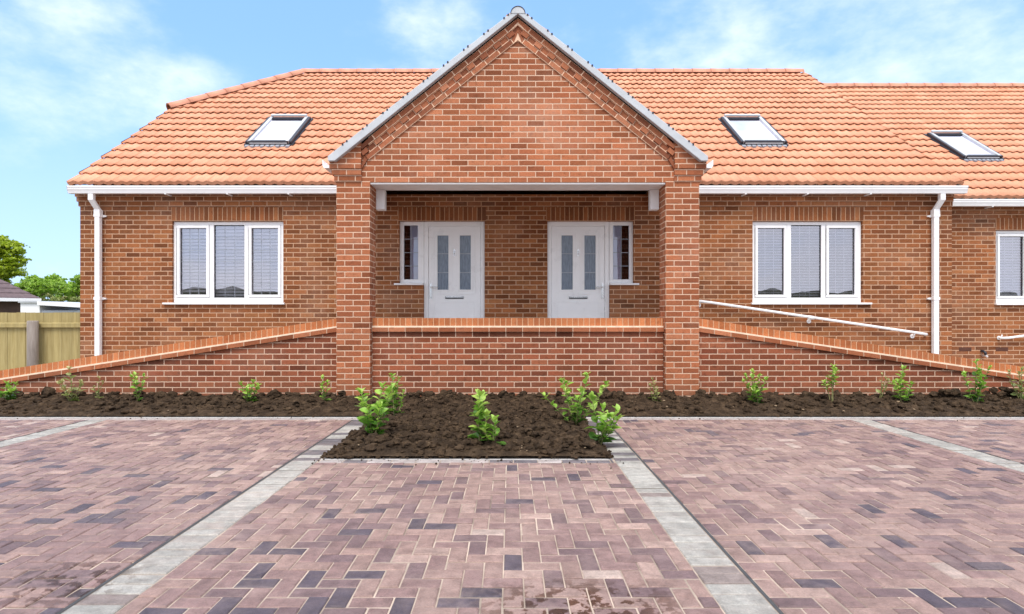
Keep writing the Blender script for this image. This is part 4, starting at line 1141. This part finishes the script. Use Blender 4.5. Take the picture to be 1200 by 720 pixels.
# ================================================================== SHRUBS IN THE BED
def shrub(px, base_py, top_py, wpx, Y, label, mat='laurel', nstem=3, dens=1.0, leaf=.085, lean=0, top_heavy=False):
    leaf *= 1.22; dens *= .92; nstem += 1
    x = X(px, Y); z0 = soil_h(x, Y); h = max(.12, Z(top_py, Y) - z0); w = wpx * Y / F / 2
    t = thing('shrub', label, 'shrub', (x, Y, z0), 'young shrubs planted in the soil bed')
    sm, lf = MB(), MB()
    def leafy(p, d, L, tone):
        d = d.normalized(); sd = d.cross(Vector((0, 0, 1)))
        if sd.length < .1: sd = Vector((1, 0, 0))
        sd.normalize(); sd = (sd + Vector((random.gauss(0, .35), random.gauss(0, .35), random.gauss(0, .35)))).normalized(); up = sd.cross(d).normalized()
        wd = L * random.uniform(.27, .36); n = 5; row = []
        for i in range(n + 1):
            s = i / n; c = p + d * (L * s) - up * (L * .28 * s * s); k = wd * math.sin(math.pi * min(1, .06 + s * .94)) ** .8 if 0 < i < n else .001
            row.append((c - sd * k + up * k * .35, c, c + sd * k + up * k * .35))
        vs = [v for r in row for v in r]; fs = []
        for i in range(n):
            a = i * 3; fs += [(a, a + 1, a + 4, a + 3), (a + 1, a + 2, a + 5, a + 4)]
        lf.indexed(vs, fs, True, tone)
    for s in range(nstem):
        a = random.uniform(0, 6.28); hh = h * (1 if s == 0 else random.uniform(.55, .95)); rr = w * (.35 if s == 0 else random.uniform(.5, 1)) * .95
        b0 = Vector((x + random.uniform(-.02, .02), Y + random.uniform(-.02, .02), z0 - .03)); tip = Vector((x + math.cos(a) * rr + lean * hh, Y + math.sin(a) * rr * .7, z0 + hh - .03))
        mid = b0.lerp(tip, .5) + Vector((random.uniform(-.02, .02), random.uniform(-.02, .02), .01))
        pts = [b0, b0.lerp(mid, .5) , mid, mid.lerp(tip, .5), tip]; sm.tube(pts, [.006, .005, .0045, .0035, .002], 6)
        nl = max(6, int(hh / .024 * dens))
        for i in range(nl):
            f = (i + random.random() * .5) / nl
            if top_heavy: f = .45 + .55 * f
            f = .10 + .90 * f; k = f * 4; j = min(3, int(k)); p = pts[j].lerp(pts[j + 1], k - j)
            an = i * 2.4 + random.uniform(-.4, .4); el = random.uniform(.05, .55) + f * .55
            d = Vector((math.cos(an) * math.cos(el), math.sin(an) * math.cos(el), math.sin(el)))
            tone = min(1, max(0, .30 + .55 * f + random.gauss(0, .16)))
            leafy(p, d, leaf * random.uniform(.65, 1.15) * (1.05 - .35 * f), tone)
        for i in range(4): leafy(pts[-1], Vector((random.gauss(0, .5), random.gauss(0, .5), 1)), leaf * .55, min(1, .85 + random.gauss(0, .1)))
    sm.build('stem', M['stem'], t, weld=False); lf.build('foliage', M[mat], t, weld=False)
    return t
YB2 = 7.72
shrub(8, 468, 447, 34, 7.75, 'pale spreading shrub at the far left end of the soil bed', 'laurel', 5, .9, .09)
shrub(84, 468, 430, 34, YB2, 'tall thin olive-tinted shrub overlapping the low end of the left sloping wall', 'pale_leaf', 4, .75, .085)
shrub(117, 465, 441, 18, 7.85, 'tiny bare twig with few leaves beside the tall thin shrub at left', 'pale_leaf', 2, .35, .06)
shrub(162, 468, 437, 30, YB2, 'forked shrub with dark lower leaves against the left sloping wall', 'laurel', 3, .7, .075)
shrub(292, 470, 446, 30, 7.7, 'compact light green shrub halfway along the left sloping wall', 'laurel', 5, .9, .085)
shrub(381, 470, 440, 26, 7.7, 'small upright shrub just left of the left porch pillar', 'laurel', 3, .6, .07)
shrub(437, 512, 451, 66, 5.62, 'large leafed shrub at the left corner of the projecting soil bed', 'laurel', 6, .95, .105)
shrub(464, 488, 438, 30, 6.7, 'upright shrub with bright tip in front of the left porch pillar', 'laurel', 4, 1.1, .075)
shrub(561, 524, 459, 34, 5.32, 'slender shrub with big glossy leaves in the middle of the projecting soil bed', 'laurel', 3, 1.1, .10)
shrub(577, 524, 489, 24, 5.3, 'short dark shrub touching the slender one in the middle of the projecting bed', 'laurel', 2, .8, .095)
shrub(674, 496, 437, 86, 6.3, 'widest shrub with a bright top over dark branches right in the projecting bed', 'laurel', 8, .9, .085)
shrub(702, 517, 463, 54, 5.52, 'bright green shrub at the right corner of the projecting soil bed', 'laurel', 5, 1.0, .10)
shrub(768, 470, 443, 20, 7.75, 'thin pale shrub in front of the right porch pillar', 'pale_leaf', 3, .55, .06)
shrub(888, 474, 434, 36, 7.6, 'dense feathery shrub at the wall below the window right of the porch', 'laurel', 6, .9, .08)
shrub(975, 470, 428, 24, 7.75, 'bare stemmed shrub with a bright leaf tuft at its top', 'laurel', 2, .8, .08, 0, True)
shrub(1032, 465, 437, 22, 7.9, 'twiggy nearly leafless shrub left of the narrow bright one', 'pale_leaf', 3, .35, .055)
shrub(1058, 472, 430, 24, 7.7, 'narrow bright green shrub standing right of a twiggy one', 'laurel', 3, 1.2, .085)
shrub(1143, 470, 422, 36, 7.7, 'tall yellow-tinged shrub overlapping the low end of the right sloping coping', 'laurel', 4, .9, .085)
shrub(1196, 462, 430, 30, 7.85, 'pale loose shrub cut by the right edge of the photo', 'pale_leaf', 4, .6, .08)

# ================================================================== LIGHT
SUN_EL, SUN_AZ = R(60), R(188)          # azimuth clockwise from +Y: sun stands behind the camera
wd = bpy.data.worlds.new('World'); sc.world = wd; wd.use_nodes = True
t = NT(wd.node_tree); bg = t.n['Background']
sky = t.node('ShaderNodeTexSky', sky_type='NISHITA'); sky.sun_disc = False
sky.sun_elevation = SUN_EL; sky.sun_rotation = SUN_AZ; sky.altitude = 0; sky.air_density = 1.0; sky.dust_density = .6; sky.ozone_density = 1.6
dirv = t.node('ShaderNodeTexCoord').outputs['Generated']
dz = t.sep(dirv)[2]
stretch = t.vmath('MULTIPLY', dirv, (1, 1, 1.9))
n1 = t.noise(stretch, 2.3, 7, .58); n2 = t.noise(stretch, 6.5, 6, .6)
nn = t.math('ADD', t.math('MULTIPLY', n1, .65), t.math('MULTIPLY', n2, .35))
bias = None
def blob(px, py, r, k):
    global bias
    v = Vector(((px - HX) / F, 1, (HY - py) / F)).normalized()
    dd = t.vmath('DISTANCE', dirv, tuple(v)); m_ = t.rng(dd, 0, r, k, 0, True)
    bias = m_ if bias is None else t.math('ADD', bias, m_)
for b in ((115, 90, .19, .10), (10, 10, .24, .07), (205, 125, .13, .07), (475, 50, .16, .05), (1080, 60, .32, .14), (1190, 25, .3, .08), (890, 75, .2, .06)): blob(*b)
ry = t.vmath('DISTANCE', dirv, tuple(Vector((0, .55, .9)).normalized()))
rs_ = [t.vmath('DISTANCE', dirv, tuple(Vector(q).normalized())) for q in ((.55, .42, .8), (-.55, .42, .8), (.7, .3, .9))]
for q in rs_: ry = t.math('MINIMUM', ry, q)
over = t.rng(ry, .1, .52, .24, 0, True)                     # unseen cloud added overhead so the skylights reflect white
front = t.math('ADD', over, t.rng(t.sep(dirv)[1], -.1, .45, .22, -.035))  # extra cloud added behind the camera to brighten porch and doors
cl = t.rng(t.math('ADD', t.math('ADD', nn, bias), front), .46, .77, 0, 1, True)
haze = t.rng(dz, .0, .4, .55, 0, True)
skyc = t.mix(.62, t.mix(1, sky.outputs[0], (.95, 1.02, 1.12), 'MULTIPLY'), (1.5, 2.85, 5.6))
skyc = t.mix(haze, skyc, (2.95, 3.95, 5.6))
cc = t.mix(t.math('MULTIPLY', cl, .82), skyc, (5.9, 6.0, 6.2))
t.put(bg.inputs[0], cc); bg.inputs[1].default_value = .15
sl_ = bpy.data.lights.new('sun', 'SUN'); sl_.energy = 1.9; sl_.angle = R(28); sl_.color = (1, .93, .84)
so = bpy.data.objects.new('sun', sl_); col.objects.link(so)
dirs = Vector((math.sin(SUN_AZ) * math.cos(SUN_EL), math.cos(SUN_AZ) * math.cos(SUN_EL), math.sin(SUN_EL)))
so.rotation_euler = dirs.to_track_quat('Z', 'Y').to_euler(); so.location = dirs * 60

vs = sc.view_settings; vs.view_transform = 'Standard'; vs.look = 'None'; vs.gamma = 1; vs.use_curve_mapping = False; vs.exposure = .76
sc.cycles.max_bounces = 8; sc.cycles.transparent_max_bounces = 12
